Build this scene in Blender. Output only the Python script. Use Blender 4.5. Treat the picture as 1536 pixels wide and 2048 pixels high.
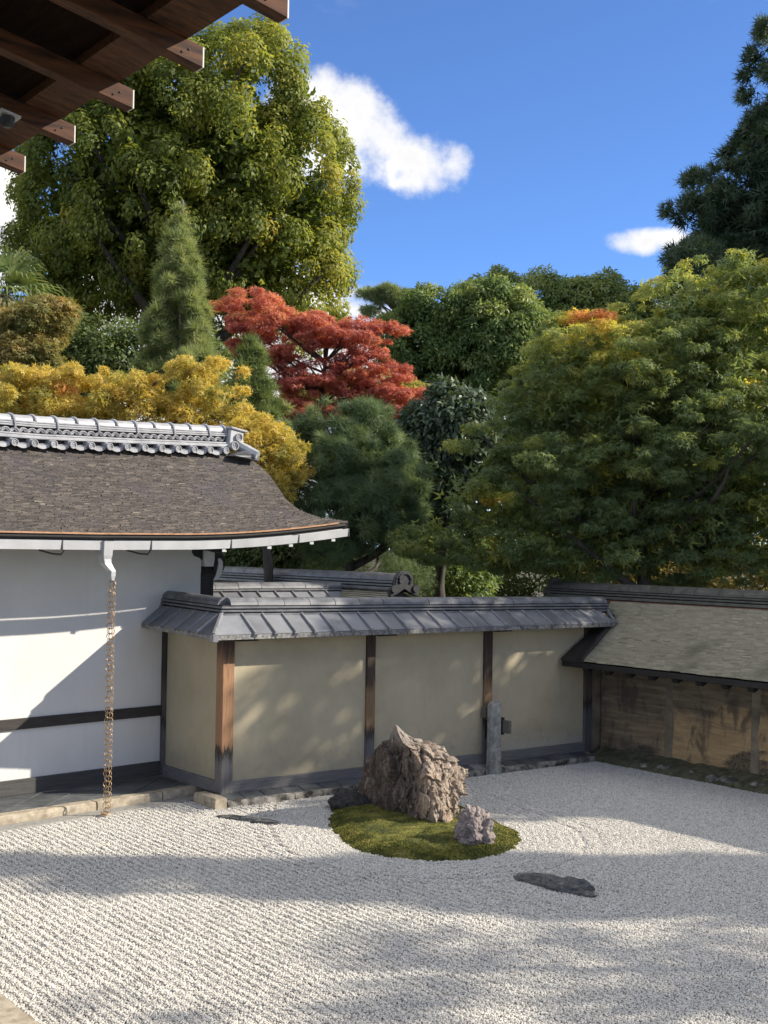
import bpy, math, random
import numpy as np
from mathutils import Vector, Matrix, noise as mnoise

for o in list(bpy.data.objects): bpy.data.objects.remove(o)
SC = bpy.context.scene
COL = SC.collection
# ------------------------------------------------------------------ camera
# world axes: X runs along the plastered wall, Y away from it, Z up; the eye is 2.4 m above the gravel
FPX, PITCH, ROLL, YAW, EYE = 2577.0, 0.02702, 0.015175, 0.92286, 2.4
def _frame():
    cp, sp = math.cos(PITCH), math.sin(PITCH); c, s = math.cos(ROLL), math.sin(ROLL)
    fw = np.array([0, cp, sp]); up = np.array([0, -sp, cp]); rt = np.array([1., 0, 0])
    rt, up = c*rt + s*up, -s*rt + c*up
    D1 = np.array([math.sin(YAW), math.cos(YAW)]); D2 = np.array([-math.cos(YAW), math.sin(YAW)])
    w = lambda v: np.array([v[:2] @ D1, v[:2] @ D2, v[2]])
    return w(rt), w(up), w(fw)
RT, UP, FW = _frame()
EYEP = np.array([0, 0, EYE])
cam = bpy.data.cameras.new("camera"); camo = bpy.data.objects.new("camera", cam); COL.objects.link(camo)
camo.matrix_world = Matrix(((RT[0], UP[0], -FW[0], 0), (RT[1], UP[1], -FW[1], 0), (RT[2], UP[2], -FW[2], EYE), (0, 0, 0, 1)))
cam.sensor_fit = 'HORIZONTAL'; cam.sensor_width = 36.0; cam.lens = FPX/1536*36.0
cam.clip_start = 0.05; cam.clip_end = 6000
SC.camera = camo
SC.render.resolution_x, SC.render.resolution_y = 768, 1024
# ------------------------------------------------------------------ light
SUN_EL, SUN_AZ = math.radians(29.4), math.atan2(0.818, -0.575)
SUNDIR = np.array([math.sin(SUN_AZ)*math.cos(SUN_EL), math.cos(SUN_AZ)*math.cos(SUN_EL), math.sin(SUN_EL)])
world = bpy.data.worlds.new("World"); SC.world = world; world.use_nodes = True
wn = world.node_tree; wn.nodes.clear()
wo = wn.nodes.new('ShaderNodeOutputWorld'); bg = wn.nodes.new('ShaderNodeBackground'); sky = wn.nodes.new('ShaderNodeTexSky')
sky.sky_type = 'NISHITA'; sky.sun_disc = False; sky.sun_elevation = SUN_EL; sky.sun_rotation = SUN_AZ
sky.air_density = 0.62; sky.dust_density = 0.0; sky.ozone_density = 9.0
bg.inputs['Strength'].default_value = 0.10
def wnode(t, **kw):
    n = wn.nodes.new(t)
    for k, v in kw.items(): setattr(n, k, v)
    return n
def wval(v, sock):
    if isinstance(v, (int, float)): sock.default_value = v
    elif isinstance(v, (tuple, list, np.ndarray)): sock.default_value = tuple(float(q) for q in v)
    else: wn.links.new(v, sock)
def wmath(op, a, b=0.0, c=0.0):
    n = wnode('ShaderNodeMath', operation=op); wval(a, n.inputs[0]); wval(b, n.inputs[1]); wval(c, n.inputs[2]); return n.outputs[0]
def wdot(a, b):
    n = wnode('ShaderNodeVectorMath', operation='DOT_PRODUCT'); wval(a, n.inputs[0]); wval(b, n.inputs[1]); return n.outputs['Value']
def wvec(op, a, b):
    n = wnode('ShaderNodeVectorMath', operation=op); wval(a, n.inputs[0]); wval(b, n.inputs[1]); return n.outputs['Vector']
def wnoise(vec, sc, det=8, ro=0.58, lac=2.1):
    n = wnode('ShaderNodeTexNoise'); wn.links.new(vec, n.inputs['Vector']); n.inputs['Scale'].default_value = sc; n.inputs['Detail'].default_value = det; n.inputs['Roughness'].default_value = ro; n.inputs['Lacunarity'].default_value = lac; return n.outputs['Fac']
def wstep(v, a, b, c=0.0, d=1.0):
    n = wnode('ShaderNodeMapRange', interpolation_type='SMOOTHSTEP'); wval(v, n.inputs[0])
    for k, q in ((1,a),(2,b),(3,c),(4,d)): n.inputs[k].default_value = q
    return n.outputs[0]
def _dir(x, y):
    d = RT*(x-768)/FPX - UP*(y-1024)/FPX + FW; return d/np.linalg.norm(d)
wdir = wnode('ShaderNodeTexCoord').outputs['Generated']
# fair-weather cumulus: bearings of the nearer clouds, then heavy cloud added outside the view to raise ambient light
CLOUDS = [(635,215,85,70),(700,235,90,75),(645,315,95,62),(745,300,95,68),(720,335,90,42),(800,320,105,60),(850,335,100,52),(905,335,56,48),(835,360,85,24),(1300,482,84,28),(1360,480,74,28),(1420,486,60,36),(-10,400,60,80),(20,470,60,50),(200,610,100,70),(290,560,70,60),(-60,520,120,60)]
den = None
for (x_, y_, ra, rb) in CLOUDS:
    c_ = _dir(x_, y_); r_ = np.cross(c_, (0,0,1.)); r_ /= np.linalg.norm(r_); u_ = np.cross(r_, c_)
    f_ = wmath('MAXIMUM', wdot(wdir, c_), 0.05)
    p_ = wmath('DIVIDE', wdot(wdir, r_*FPX/ra), f_); q_ = wmath('DIVIDE', wdot(wdir, u_*FPX/rb), f_)
    d_ = wmath('SUBTRACT', 1.0, wmath('ADD', wmath('MULTIPLY', p_, p_), wmath('MULTIPLY', q_, q_))); d_ = wmath('MAXIMUM', d_, -3.0)
    den = d_ if den is None else wmath('SMOOTH_MAX', den, d_, 0.35)
nz = wnoise(wdir, 15.0, 10, 0.60)
den = wmath('ADD', den, wmath('MULTIPLY', wmath('SUBTRACT', nz, 0.5), 4.4))
sep = wnode('ShaderNodeSeparateXYZ'); wn.links.new(wdir, sep.inputs[0])
zc = wmath('ADD', wmath('MAXIMUM', sep.outputs['Z'], 0.0), 0.12)
cmb = wnode('ShaderNodeCombineXYZ'); wval(wmath('DIVIDE', sep.outputs['X'], zc), cmb.inputs[0]); wval(wmath('DIVIDE', sep.outputs['Y'], zc), cmb.inputs[1]); cmb.inputs[2].default_value = 143.318969
vr_ = wnode('ShaderNodeVectorRotate', rotation_type='Z_AXIS'); wn.links.new(cmb.outputs[0], vr_.inputs['Vector']); vr_.inputs['Angle'].default_value = math.radians(285.429)
sc_ = wstep(wnoise(vr_.outputs[0], 0.8, 7, 0.55), 0.41, 0.55)
sc_ = wmath('MULTIPLY', sc_, wstep(sep.outputs['Z'], 0.0, 0.05))
al = wmath('MAXIMUM', wstep(den, -0.25, 1.0), wmath('MULTIPLY', sc_, 1.0))
sun_t = UP*0.8+RT*0.6
nz2 = wnoise(wvec('ADD', wdir, tuple(0.026*sun_t)), 13.0, 5, 0.5); nz1 = wnoise(wdir, 13.0, 5, 0.5)
lit = wstep(wmath('SUBTRACT', nz1, nz2), -0.03, 0.15)
lit = wmath('ADD', wmath('MULTIPLY', lit, 0.6), wmath('MULTIPLY', wstep(den, 2.3, 0.3), 0.4))
cm = wnode('ShaderNodeMix', data_type='RGBA'); wn.links.new(lit, cm.inputs[0]); cm.inputs[6].default_value = (3.3,3.35,3.5,1); cm.inputs[7].default_value = (5.9,5.7,5.4,1)
hs = wnode('ShaderNodeHueSaturation'); hs.inputs['Saturation'].default_value = 0.97; wn.links.new(sky.outputs[0], hs.inputs['Color'])
sm_ = wnode('ShaderNodeMix', data_type='RGBA'); wn.links.new(al, sm_.inputs[0]); wn.links.new(hs.outputs[0], sm_.inputs[6]); wn.links.new(cm.outputs[2], sm_.inputs[7])
wn.links.new(sm_.outputs[2], bg.inputs[0]); wn.links.new(bg.outputs[0], wo.inputs[0])
sl = bpy.data.lights.new("sun", 'SUN'); sl.energy = 2.95; sl.angle = math.radians(0.53); sl.color = (1.0, 0.915, 0.78)
so = bpy.data.objects.new("sun", sl); COL.objects.link(so)
so.rotation_euler = Vector(SUNDIR.tolist()).to_track_quat('Z', 'Y').to_euler(); so.location = (20, -10, 30)
SC.view_settings.view_transform = 'Standard'; SC.view_settings.look = 'None'
SC.view_settings.exposure = 1.3; SC.view_settings.gamma = 1.0; SC.view_settings.use_curve_mapping = False
cy = SC.cycles
cy.max_bounces = 8; cy.diffuse_bounces = 4; cy.glossy_bounces = 3; cy.transmission_bounces = 4; cy.volume_bounces = 3; cy.transparent_max_bounces = 6
cy.use_denoising = True
try: cy.denoiser = 'OPENIMAGEDENOISE'
except Exception: pass
# ------------------------------------------------------------------ measuring helpers (photo pixel -> point on a real plane)
def ray(x, y): return RT*(x-768)/FPX - UP*(y-1024)/FPX + FW
def onz(x, y, z=0.0): d = ray(x, y); return EYEP + d*((z-EYE)/d[2])
def onX(x, y, X): d = ray(x, y); return EYEP + d*(X/d[0])
def onY(x, y, Y): d = ray(x, y); return EYEP + d*(Y/d[1])
def dep(x, y, D): return EYEP + ray(x, y)*D
RH = np.array([RT[0], RT[1], 0])/np.hypot(RT[0], RT[1]); DH = np.array([-RH[1], RH[0], 0])
# ------------------------------------------------------------------ object helpers
def tag(o, label=None, cat=None, group=None, kind=None):
    if label: o['label'] = label
    if cat: o['category'] = cat
    if group: o['group'] = group
    if kind: o['kind'] = kind
    return o
def empty(name, loc, label=None, cat=None, group=None, kind=None):
    o = bpy.data.objects.new(name, None); COL.objects.link(o); o.location = loc; o.empty_display_size = 0.2
    return tag(o, label, cat, group, kind)
def origin(o):
    v = np.zeros(3)
    while o is not None: v += np.array(o.location); o = o.parent
    return v
class MB:
    def __init__(s): s.v = []; s.f = []
    def add(s, V, F):
        k = len(s.v); s.v += [tuple(map(float, p)) for p in V]; s.f += [tuple(i+k for i in f) for f in F]; return s
    def hexa(s, b, t):      # bottom 4 points, top 4 points
        return s.add(list(b)+list(t), [(3,2,1,0),(4,5,6,7),(0,1,5,4),(1,2,6,5),(2,3,7,6),(3,0,4,7)])
    def box(s, lo, hi):
        x0,y0,z0 = lo; x1,y1,z1 = hi
        return s.hexa([(x0,y0,z0),(x1,y0,z0),(x1,y1,z0),(x0,y1,z0)], [(x0,y0,z1),(x1,y0,z1),(x1,y1,z1),(x0,y1,z1)])
    def obox(s, c, ax, ay, az, hx, hy, hz):   # oriented box, half sizes
        c = np.array(c, float); ax, ay, az = (np.array(q, float) for q in (ax, ay, az)); P = []
        for dz in (-1, 1):
            for dx, dy in ((-1,-1),(1,-1),(1,1),(-1,1)): P.append(c+ax*hx*dx+ay*hy*dy+az*hz*dz)
        return s.hexa(P[:4], P[4:])
    def prism(s, poly, d):   # polygon of 3-D points extruded by vector d
        n = len(poly); d = np.array(d, float); A = [np.array(p, float) for p in poly]; B = [p+d for p in A]
        return s.add(A+B, [tuple(range(n-1,-1,-1)), tuple(range(n,2*n))]+[(i,(i+1)%n,n+(i+1)%n,n+i) for i in range(n)])
    def tube(s, pts, rad, n=6, cap=True):
        pts = [np.array(p, float) for p in pts]; m = len(pts)
        rad = [rad]*m if np.isscalar(rad) else list(rad); V = []; F = []; prev = None
        for i, p in enumerate(pts):
            t = pts[min(i+1,m-1)]-pts[max(i-1,0)]; t = t/(np.linalg.norm(t)+1e-9)
            a = np.cross(t, prev if prev is not None else (0,0,1.0))
            if np.linalg.norm(a) < 1e-3: a = np.cross(t, (1.0,0.1,0))
            a /= np.linalg.norm(a); b = np.cross(t, a); prev = -np.cross(t, a) if False else prev
            for k in range(n):
                q = 2*math.pi*k/n; V.append(p+rad[i]*(math.cos(q)*a+math.sin(q)*b))
        for i in range(m-1):
            for k in range(n): F.append((i*n+k, i*n+(k+1)%n, (i+1)*n+(k+1)%n, (i+1)*n+k))
        if cap: F.append(tuple(range(n-1,-1,-1))); F.append(tuple(range((m-1)*n, m*n)))
        return s.add(V, F)
    def mesh(s, name, off=(0,0,0), smooth=False):
        me = bpy.data.meshes.new(name); o = np.array(off, float)
        me.from_pydata([tuple(np.array(p)-o) for p in s.v], [], s.f)
        me.update()
        if smooth: me.polygons.foreach_set('use_smooth', [True]*len(me.polygons))
        return me
def link(name, me, mat, parent=None, loc=(0,0,0), rot=None):
    o = bpy.data.objects.new(name, me); COL.objects.link(o)
    if mat is not None and len(me.materials) == 0: me.materials.append(mat)
    if parent is not None: o.parent = parent
    o.location = loc
    if rot is not None: o.rotation_euler = rot
    return o
def bevel(o, w=0.004, seg=1):
    m = o.modifiers.new('edge', 'BEVEL'); m.width = w; m.segments = seg; m.limit_method = 'ANGLE'; m.angle_limit = math.radians(40)
    return o
def part(name, mb, mat, parent, smooth=False, bev=0, label=None):
    o = link(name, mb.mesh(name, origin(parent), smooth), mat, parent)
    if bev: bevel(o, bev)
    if label: o['label'] = label
    return o
def solid(name, mb, mat, label=None, cat=None, group=None, kind=None, smooth=False, loc=(0,0,0)):
    o = link(name, mb.mesh(name, loc, smooth), mat, None, loc); return tag(o, label, cat, group, kind)
def npmesh(name, V, F, tint=None, smooth=False):   # V (n,3), F (m,k) uniform faces
    me = bpy.data.meshes.new(name); m, k = F.shape
    me.vertices.add(len(V)); me.vertices.foreach_set('co', np.ascontiguousarray(V, dtype=np.float32).ravel())
    me.loops.add(m*k); me.loops.foreach_set('vertex_index', np.ascontiguousarray(F, dtype=np.int32).ravel())
    me.polygons.add(m); me.polygons.foreach_set('loop_start', np.arange(0, m*k, k, dtype=np.int32))
    if smooth: me.polygons.foreach_set('use_smooth', np.ones(m, dtype=bool))
    me.update(calc_edges=True)
    if tint is not None:
        a = me.attributes.new('tint', 'FLOAT', 'FACE'); a.data.foreach_set('value', np.ascontiguousarray(tint, dtype=np.float32))
    return me
# value noise on arrays
def vnoise(P, seed=0):
    P = np.asarray(P, float); i = np.floor(P).astype(np.int64); f = P-i; u = f*f*(3-2*f)
    def h(a, b, c):
        n = (a*374761393 + b*668265263 + c*1274126177 + seed*974634777) & 0xffffffff
        n = ((n ^ (n >> 13))*1274126177) & 0xffffffff; n = n ^ (n >> 16)
        return (n & 0xffff)/65535.0
    r = 0
    for dx in (0,1):
        for dy in (0,1):
            for dz in (0,1):
                w = (u[...,0] if dx else 1-u[...,0])*(u[...,1] if dy else 1-u[...,1])*(u[...,2] if dz else 1-u[...,2])
                r = r + w*h(i[...,0]+dx, i[...,1]+dy, i[...,2]+dz)
    return r
def fbm(P, seed=0, octv=4, lac=2.1, gain=0.5):
    P = np.asarray(P, float); a = 1.0; s = 0; t = 0
    for k in range(octv): s = s + a*vnoise(P, seed+k*7); t += a; a *= gain; P = P*lac
    return s/t
# ------------------------------------------------------------------ materials
def mat(name): 
    m = bpy.data.materials.new(name); m.use_nodes = True; return m, m.node_tree.nodes, m.node_tree.links, m.node_tree.nodes['Principled BSDF']
def ramp(N, stops):
    r = N.new('ShaderNodeValToRGB'); e = r.color_ramp.elements
    while len(e) > 1: e.remove(e[-1])
    e[0].position = stops[0][0]; e[0].color = (*stops[0][1], 1)
    for p, c in stops[1:]:
        q = e.new(p); q.color = (*c, 1)
    return r
def pos(N, L, scale=(1,1,1), rotz=0.0, obj=False):
    mp = N.new('ShaderNodeMapping'); mp.inputs['Scale'].default_value = scale; mp.inputs['Rotation'].default_value = (0,0,rotz)
    if obj: tc = N.new('ShaderNodeTexCoord'); L.new(tc.outputs['Object'], mp.inputs['Vector'])
    else: g = N.new('ShaderNodeNewGeometry'); L.new(g.outputs['Position'], mp.inputs['Vector'])
    return mp.outputs['Vector']
def tex(N, L, vec, scale, detail=6, rough=0.6, dist=0.0):
    t = N.new('ShaderNodeTexNoise'); t.inputs['Scale'].default_value = scale; t.inputs['Detail'].default_value = detail
    t.inputs['Roughness'].default_value = rough; t.inputs['Distortion'].default_value = dist
    L.new(vec, t.inputs['Vector']); return t.outputs['Fac']
def mix(N, L, fac, a, b, mode='MIX'):
    m = N.new('ShaderNodeMix'); m.data_type = 'RGBA'; m.blend_type = mode
    if isinstance(fac, (int, float)): m.inputs[0].default_value = fac
    else: L.new(fac, m.inputs[0])
    for k, v in ((6, a), (7, b)):
        if isinstance(v, tuple): m.inputs[k].default_value = (*v, 1)
        else: L.new(v, m.inputs[k])
    return m.outputs[2]
def maprange(N, L, v, a, b, c=0.0, d=1.0, smooth=False):
    m = N.new('ShaderNodeMapRange'); m.inputs[1].default_value = a; m.inputs[2].default_value = b; m.inputs[3].default_value = c; m.inputs[4].default_value = d
    if smooth: m.interpolation_type = 'SMOOTHSTEP'
    L.new(v, m.inputs[0]); return m.outputs[0]
def math_(N, L, op, a, b):
    m = N.new('ShaderNodeMath'); m.operation = op
    for k, v in ((0, a), (1, b)):
        if isinstance(v, (int, float)): m.inputs[k].default_value = v
        else: L.new(v, m.inputs[k])
    return m.outputs[0]
def sepz(N, L, axis='Z'):
    g = N.new('ShaderNodeNewGeometry'); s = N.new('ShaderNodeSeparateXYZ'); L.new(g.outputs['Position'], s.inputs[0]); return s.outputs[axis]
def bump(N, L, b, h, strength=0.3, dist=0.01):
    n = N.new('ShaderNodeBump'); n.inputs['Strength'].default_value = strength; n.inputs['Distance'].default_value = dist
    L.new(h, n.inputs['Height']); L.new(n.outputs[0], b.inputs['Normal'])
def rnd(N): return N.new('ShaderNodeObjectInfo').outputs['Random']
def simple(name, c1, c2, scale, rough=0.8, bs=0.3, bd=0.01, sc=(1,1,1), detail=6, obrand=0.0, spec=0.5, lo=0.3, hi=0.7, rotz=0.0, metal=0.0):
    m, N, L, b = mat(name); v = pos(N, L, sc, rotz); t = tex(N, L, v, scale, detail)
    r = ramp(N, [(lo, c1), (hi, c2)]); L.new(t, r.inputs[0]); c = r.outputs[0]
    if obrand:
        k = maprange(N, L, rnd(N), 0, 1, 1-obrand, 1+obrand)
        c = mix(N, L, 1.0, c, k, 'MULTIPLY')
    L.new(c, b.inputs['Base Color']); b.inputs['Roughness'].default_value = rough; b.inputs['Specular IOR Level'].default_value = spec; b.inputs['Metallic'].default_value = metal
    if bs: bump(N, L, b, t, bs, bd)
    return m
M = {}
# white plaster with faint warm and grey clouds
m, N, L, b = mat('white_plaster'); v = pos(N, L); t = tex(N, L, v, 1.3, 5); t2 = tex(N, L, v, 60, 3)
r = ramp(N, [(0.3, (0.60,0.585,0.555)), (0.7, (0.70,0.685,0.655))]); L.new(t, r.inputs[0])
zz = sepz(N, L); low = maprange(N, L, math_(N, L, 'ADD', zz, math_(N, L, 'MULTIPLY', t, 0.25)), 0.35, 0.75, 1, 0, True)
sk = tex(N, L, pos(N, L, (5,5,0.35)), 3.0, 6, 0.6); cw0 = mix(N, L, maprange(N, L, sk, 0.50, 0.72, 0, 0.4, True), r.outputs[0], (0.60,0.585,0.55))
L.new(mix(N, L, math_(N, L, 'MULTIPLY', low, 0.3), cw0, (0.52,0.52,0.53)), b.inputs['Base Color']); b.inputs['Roughness'].default_value = 0.75; bump(N, L, b, t2, 0.08, 0.003); M['white'] = m
# ochre sanded plaster: fine grain, damp darker foot
m, N, L, b = mat('ochre_plaster'); v = pos(N, L); t = tex(N, L, v, 1.6, 6); g = tex(N, L, v, 220, 2); st = tex(N, L, pos(N, L, (6,6,0.7)), 2.0, 5)
r = ramp(N, [(0.3, (0.40,0.338,0.222)), (0.7, (0.55,0.47,0.315))]); L.new(t, r.inputs[0])
c = mix(N, L, maprange(N, L, st, 0.45, 0.72, 0, 0.6), r.outputs[0], (0.44,0.40,0.29))
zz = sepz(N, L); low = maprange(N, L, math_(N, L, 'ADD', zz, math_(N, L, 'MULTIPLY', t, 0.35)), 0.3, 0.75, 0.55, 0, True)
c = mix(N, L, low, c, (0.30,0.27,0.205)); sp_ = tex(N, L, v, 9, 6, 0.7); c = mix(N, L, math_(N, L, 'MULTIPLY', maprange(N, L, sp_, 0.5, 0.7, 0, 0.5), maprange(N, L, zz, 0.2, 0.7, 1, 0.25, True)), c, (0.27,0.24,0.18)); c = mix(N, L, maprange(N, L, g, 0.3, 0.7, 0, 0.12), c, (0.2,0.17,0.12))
xx = sepz(N, L, 'X'); lic = math_(N, L, 'MULTIPLY', maprange(N, L, math_(N, L, 'ADD', zz, math_(N, L, 'MULTIPLY', tex(N, L, v, 25, 4), 0.5)), 0.42, 0.66, 1, 0, True), maprange(N, L, xx, 9.3, 9.8, 0, 0.5, True))
c = mix(N, L, lic, c, (0.42,0.41,0.37))
L.new(c, b.inputs['Base Color']); b.inputs['Roughness'].default_value = 0.9; bump(N, L, b, g, 0.15, 0.003); M['ochre'] = m
# post with weathered grey foot; eave shade painted in as dark top over sunlit tan
def post_mat(name, zf, zt, tan, top, foot):
    m, N, L, b = mat(name); gr = tex(N, L, pos(N, L, (14,14,0.8)), 6.0, 7, 0.65); big = tex(N, L, pos(N, L, (20,20,2.2)), 2.5, 4)
    zz = sepz(N, L); h = math_(N, L, 'ADD', zz, math_(N, L, 'MULTIPLY', math_(N, L, 'SUBTRACT', big, 0.5), 0.35))
    r = ramp(N, [(0.3, tuple(q*0.62 for q in tan)), (0.5, tan), (0.72, tuple(min(1,q*1.25) for q in tan))]); L.new(gr, r.inputs[0])
    rt_ = ramp(N, [(0.35, tuple(q*0.5 for q in top)), (0.7, tuple(q*1.5 for q in top))]); L.new(gr, rt_.inputs[0])
    rf = ramp(N, [(0.3, tuple(q*0.65 for q in foot)), (0.7, tuple(q*1.25 for q in foot))]); L.new(gr, rf.inputs[0])
    c = mix(N, L, maprange(N, L, h, zt-0.12, zt+0.12, 0, 1, True), r.outputs[0], rt_.outputs[0])
    c = mix(N, L, maprange(N, L, h, zf+0.0, zf+0.04, 1, 0, True), c, rf.outputs[0])
    band = math_(N, L, 'MULTIPLY', maprange(N, L, h, zf-0.10, zf, 0, 1, True), maprange(N, L, h, zf+0.03, zf+0.08, 1, 0, True))
    c = mix(N, L, math_(N, L, 'MULTIPLY', band, 0.9), c, (0.025,0.02,0.017))
    L.new(c, b.inputs['Base Color']); b.inputs['Roughness'].default_value = 0.75; bump(N, L, b, gr, 0.4, 0.004); return m
M['post'] = post_mat('weathered_shaded_post', 0.46, 1.36, (0.32,0.175,0.088), (0.055,0.032,0.022), (0.15,0.14,0.135))
M['post_dark'] = post_mat('dark_weathered_shaded_post', 0.52, 0.98, (0.22,0.135,0.07), (0.05,0.031,0.022), (0.13,0.122,0.12))
M['post_grey'] = post_mat('dark_post', 0.62, 1.0, (0.09,0.07,0.055), (0.035,0.028,0.024), (0.10,0.095,0.095))
M['dark_wood'] = simple('dark_wood', (0.016,0.013,0.012), (0.05,0.042,0.036), 5, 0.7, 0.35, 0.004, (1,1,14))
M['black_wood'] = simple('black_wood', (0.008,0.007,0.007), (0.022,0.019,0.018), 6, 0.65, 0.3, 0.004, (1,1,10))
M['base_wood'] = simple('grey_base_board', (0.10,0.097,0.096), (0.19,0.183,0.18), 4, 0.8, 0.35, 0.004, (1.2,1.2,18))
M['base_dark'] = simple('dark_base_board', (0.035,0.034,0.034), (0.075,0.072,0.07), 4, 0.8, 0.35, 0.004, (1.2,1.2,18))
M['rafter'] = simple('rafter_wood', (0.016,0.006,0.003), (0.155,0.06,0.024), 3, 0.8, 0.25, 0.004, (1.5,14,14), 7, 0.12)
M['roof_board'] = simple('roof_boards', (0.006,0.003,0.002), (0.022,0.010,0.006), 3, 0.95, 0.25, 0.004, (14,1.5,14), 7, 0.15, spec=0.1)
M['end_grain'] = simple('sunlit_end_grain', (0.62,0.60,0.55), (0.75,0.73,0.68), 30, 0.7, 0.1, 0.002)
M['tile'] = simple('silver_tile', (0.26,0.265,0.28), (0.42,0.425,0.44), 9, 0.42, 0.12, 0.004, (1,1,1), 5, 0.10)
M['tile_dark'] = simple('dark_tile', (0.09,0.093,0.10), (0.21,0.214,0.224), 7, 0.38, 0.12, 0.004, (1,1,2.5), 6, 0.14)
M['tile_green'] = simple('mossy_tile', (0.055,0.056,0.046), (0.12,0.12,0.10), 8, 0.7, 0.25, 0.005, (1,1,2), 6, 0.12)
M['plate'] = simple('roof_plate', (0.12,0.124,0.134), (0.225,0.228,0.24), 3.2, 0.33, 0.06, 0.004, (1,1,1), 5, 0.22)
M['batten'] = simple('batten_tile', (0.14,0.143,0.152), (0.25,0.252,0.262), 12, 0.38, 0.1, 0.003)
M['eave_tile'] = simple('eave_tile', (0.07,0.068,0.065), (0.30,0.29,0.275), 38, 0.6, 0.5, 0.006, (1,1,1), 3, 0.2)
M['copper'] = simple('copper_strip', (0.40,0.20,0.10), (0.60,0.36,0.22), 12, 0.38, 0.05, 0.002, metal=0.7)
M['red_board'] = simple('red_ridge_board', (0.10,0.045,0.03), (0.19,0.085,0.055), 8, 0.8, 0.2, 0.004)
M['gutter'] = simple('zinc_gutter', (0.38,0.385,0.39), (0.47,0.475,0.48), 5, 0.5, 0.05, 0.002, (1,1,1), 5, 0.05, metal=0.25)
M['gold'] = simple('brass_ring', (0.34,0.23,0.13), (0.52,0.37,0.22), 30, 0.45, 0.1, 0.002, metal=0.45)
M['iron'] = simple('dark_shaded_tile', (0.03,0.03,0.032), (0.06,0.06,0.062), 20, 0.5, 0.1, 0.002, metal=0.5)
M['granite'] = simple('kerb_granite', (0.23,0.185,0.13), (0.48,0.42,0.32), 16, 0.85, 0.5, 0.008, (1,1,1), 8, 0.10)
M['kerb_dark'] = simple('mossy_kerb', (0.05,0.046,0.038), (0.38,0.355,0.31), 9, 0.9, 0.6, 0.01, (1,1,1), 8, 0.15, lo=0.42, hi=0.66)
M['pave'] = simple('paving_slate', (0.045,0.05,0.053), (0.125,0.132,0.135), 5, 0.62, 0.3, 0.005, (1,1,1), 8, 0.22)
M['mortar'] = simple('mortar', (0.20,0.195,0.18), (0.36,0.35,0.32), 30, 0.9, 0.3, 0.004)
M['pillar'] = simple('pillar_granite', (0.15,0.148,0.128), (0.44,0.43,0.385), 20, 0.85, 0.6, 0.008, (1,1,0.7), 8)
M['plank'] = simple('old_plank', (0.09,0.078,0.062), (0.18,0.16,0.13), 5, 0.8, 0.4, 0.004, (1.2,14,14))
M['white_paint'] = simple('white_paint', (0.62,0.61,0.58), (0.72,0.71,0.68), 20, 0.6, 0.05, 0.002)
# shingles: bark-brown grey with lengthwise streaks; per-shingle tint
def shingle_mat(name, stops, sc, moss=None):
    m, N, L, b = mat(name); a = N.new('ShaderNodeAttribute'); a.attribute_name = 'tint'
    s1 = tex(N, L, pos(N, L, sc), 9, 6, 0.65); big = tex(N, L, pos(N, L), 1.4, 5)
    f = math_(N, L, 'ADD', math_(N, L, 'MULTIPLY', a.outputs['Fac'], 0.6), math_(N, L, 'MULTIPLY', s1, 0.4))
    r = ramp(N, stops); L.new(f, r.inputs[0]); c = r.outputs[0]
    if moss: c = mix(N, L, maprange(N, L, big, 0.5, 0.68, 0, moss[1], True), c, moss[0])
    L.new(c, b.inputs['Base Color']); b.inputs['Roughness'].default_value = 0.85; bump(N, L, b, s1, 0.4, 0.004); return m
M['bark'] = shingle_mat('weathered_shingle', [(0.2,(0.022,0.018,0.016)),(0.42,(0.052,0.043,0.038)),(0.58,(0.092,0.077,0.067)),(0.74,(0.145,0.12,0.092)),(0.88,(0.27,0.24,0.205))], (3,30,30), ((0.05,0.048,0.06), 0.5))
M['kokera'] = shingle_mat('grey_green_shingle', [(0.2,(0.13,0.115,0.075)),(0.45,(0.255,0.232,0.165)),(0.7,(0.35,0.325,0.235)),(0.9,(0.49,0.46,0.36))], (30,3,30), ((0.12,0.12,0.08), 0.75))
# old clay wall with oil stains
m, N, L, b = mat('old_clay'); v = pos(N, L); big = tex(N, L, pos(N, L, (1,0.55,1.5)), 1.9, 8, 0.62, 0.6); st = tex(N, L, pos(N, L, (1,0.8,9)), 2.6, 6, 0.6); g = tex(N, L, v, 45, 5)
zz = sepz(N, L); yy = sepz(N, L, 'Y')
oc = ramp(N, [(0.3,(0.36,0.235,0.115)),(0.7,(0.52,0.365,0.19))]); L.new(st, oc.inputs[0])
gr = ramp(N, [(0.3,(0.10,0.078,0.054)),(0.5,(0.19,0.145,0.095)),(0.7,(0.30,0.225,0.145))]); L.new(st, gr.inputs[0])
h = math_(N, L, 'ADD', math_(N, L, 'ADD', zz, math_(N, L, 'MULTIPLY', math_(N, L, 'SUBTRACT', big, 0.5), 1.5)), math_(N, L, 'MULTIPLY', maprange(N, L, yy, 7.6, 9.6, 0, 1), 0.26))
c = mix(N, L, maprange(N, L, h, 0.60, 0.92, 0, 1, True), oc.outputs[0], gr.outputs[0])
c = mix(N, L, maprange(N, L, yy, 9.35, 9.6, 0, 0.85, True), c, gr.outputs[0])
dk = math_(N, L, 'MULTIPLY', maprange(N, L, h, 0.30, 0.46, 1, 0, True), maprange(N, L, g, 0.35, 0.6, 0.5, 1))
c = mix(N, L, dk, c, (0.055,0.05,0.04))
st2 = tex(N, L, pos(N, L, (2,2.2,0.9)), 2.4, 7, 0.65, 0.8); c = mix(N, L, maprange(N, L, st2, 0.50, 0.66, 0, 0.75, True), c, (0.075,0.062,0.047)); c = mix(N, L, maprange(N, L, g, 0.55, 0.8, 0, 0.6), c, (0.06,0.05,0.04))
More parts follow.
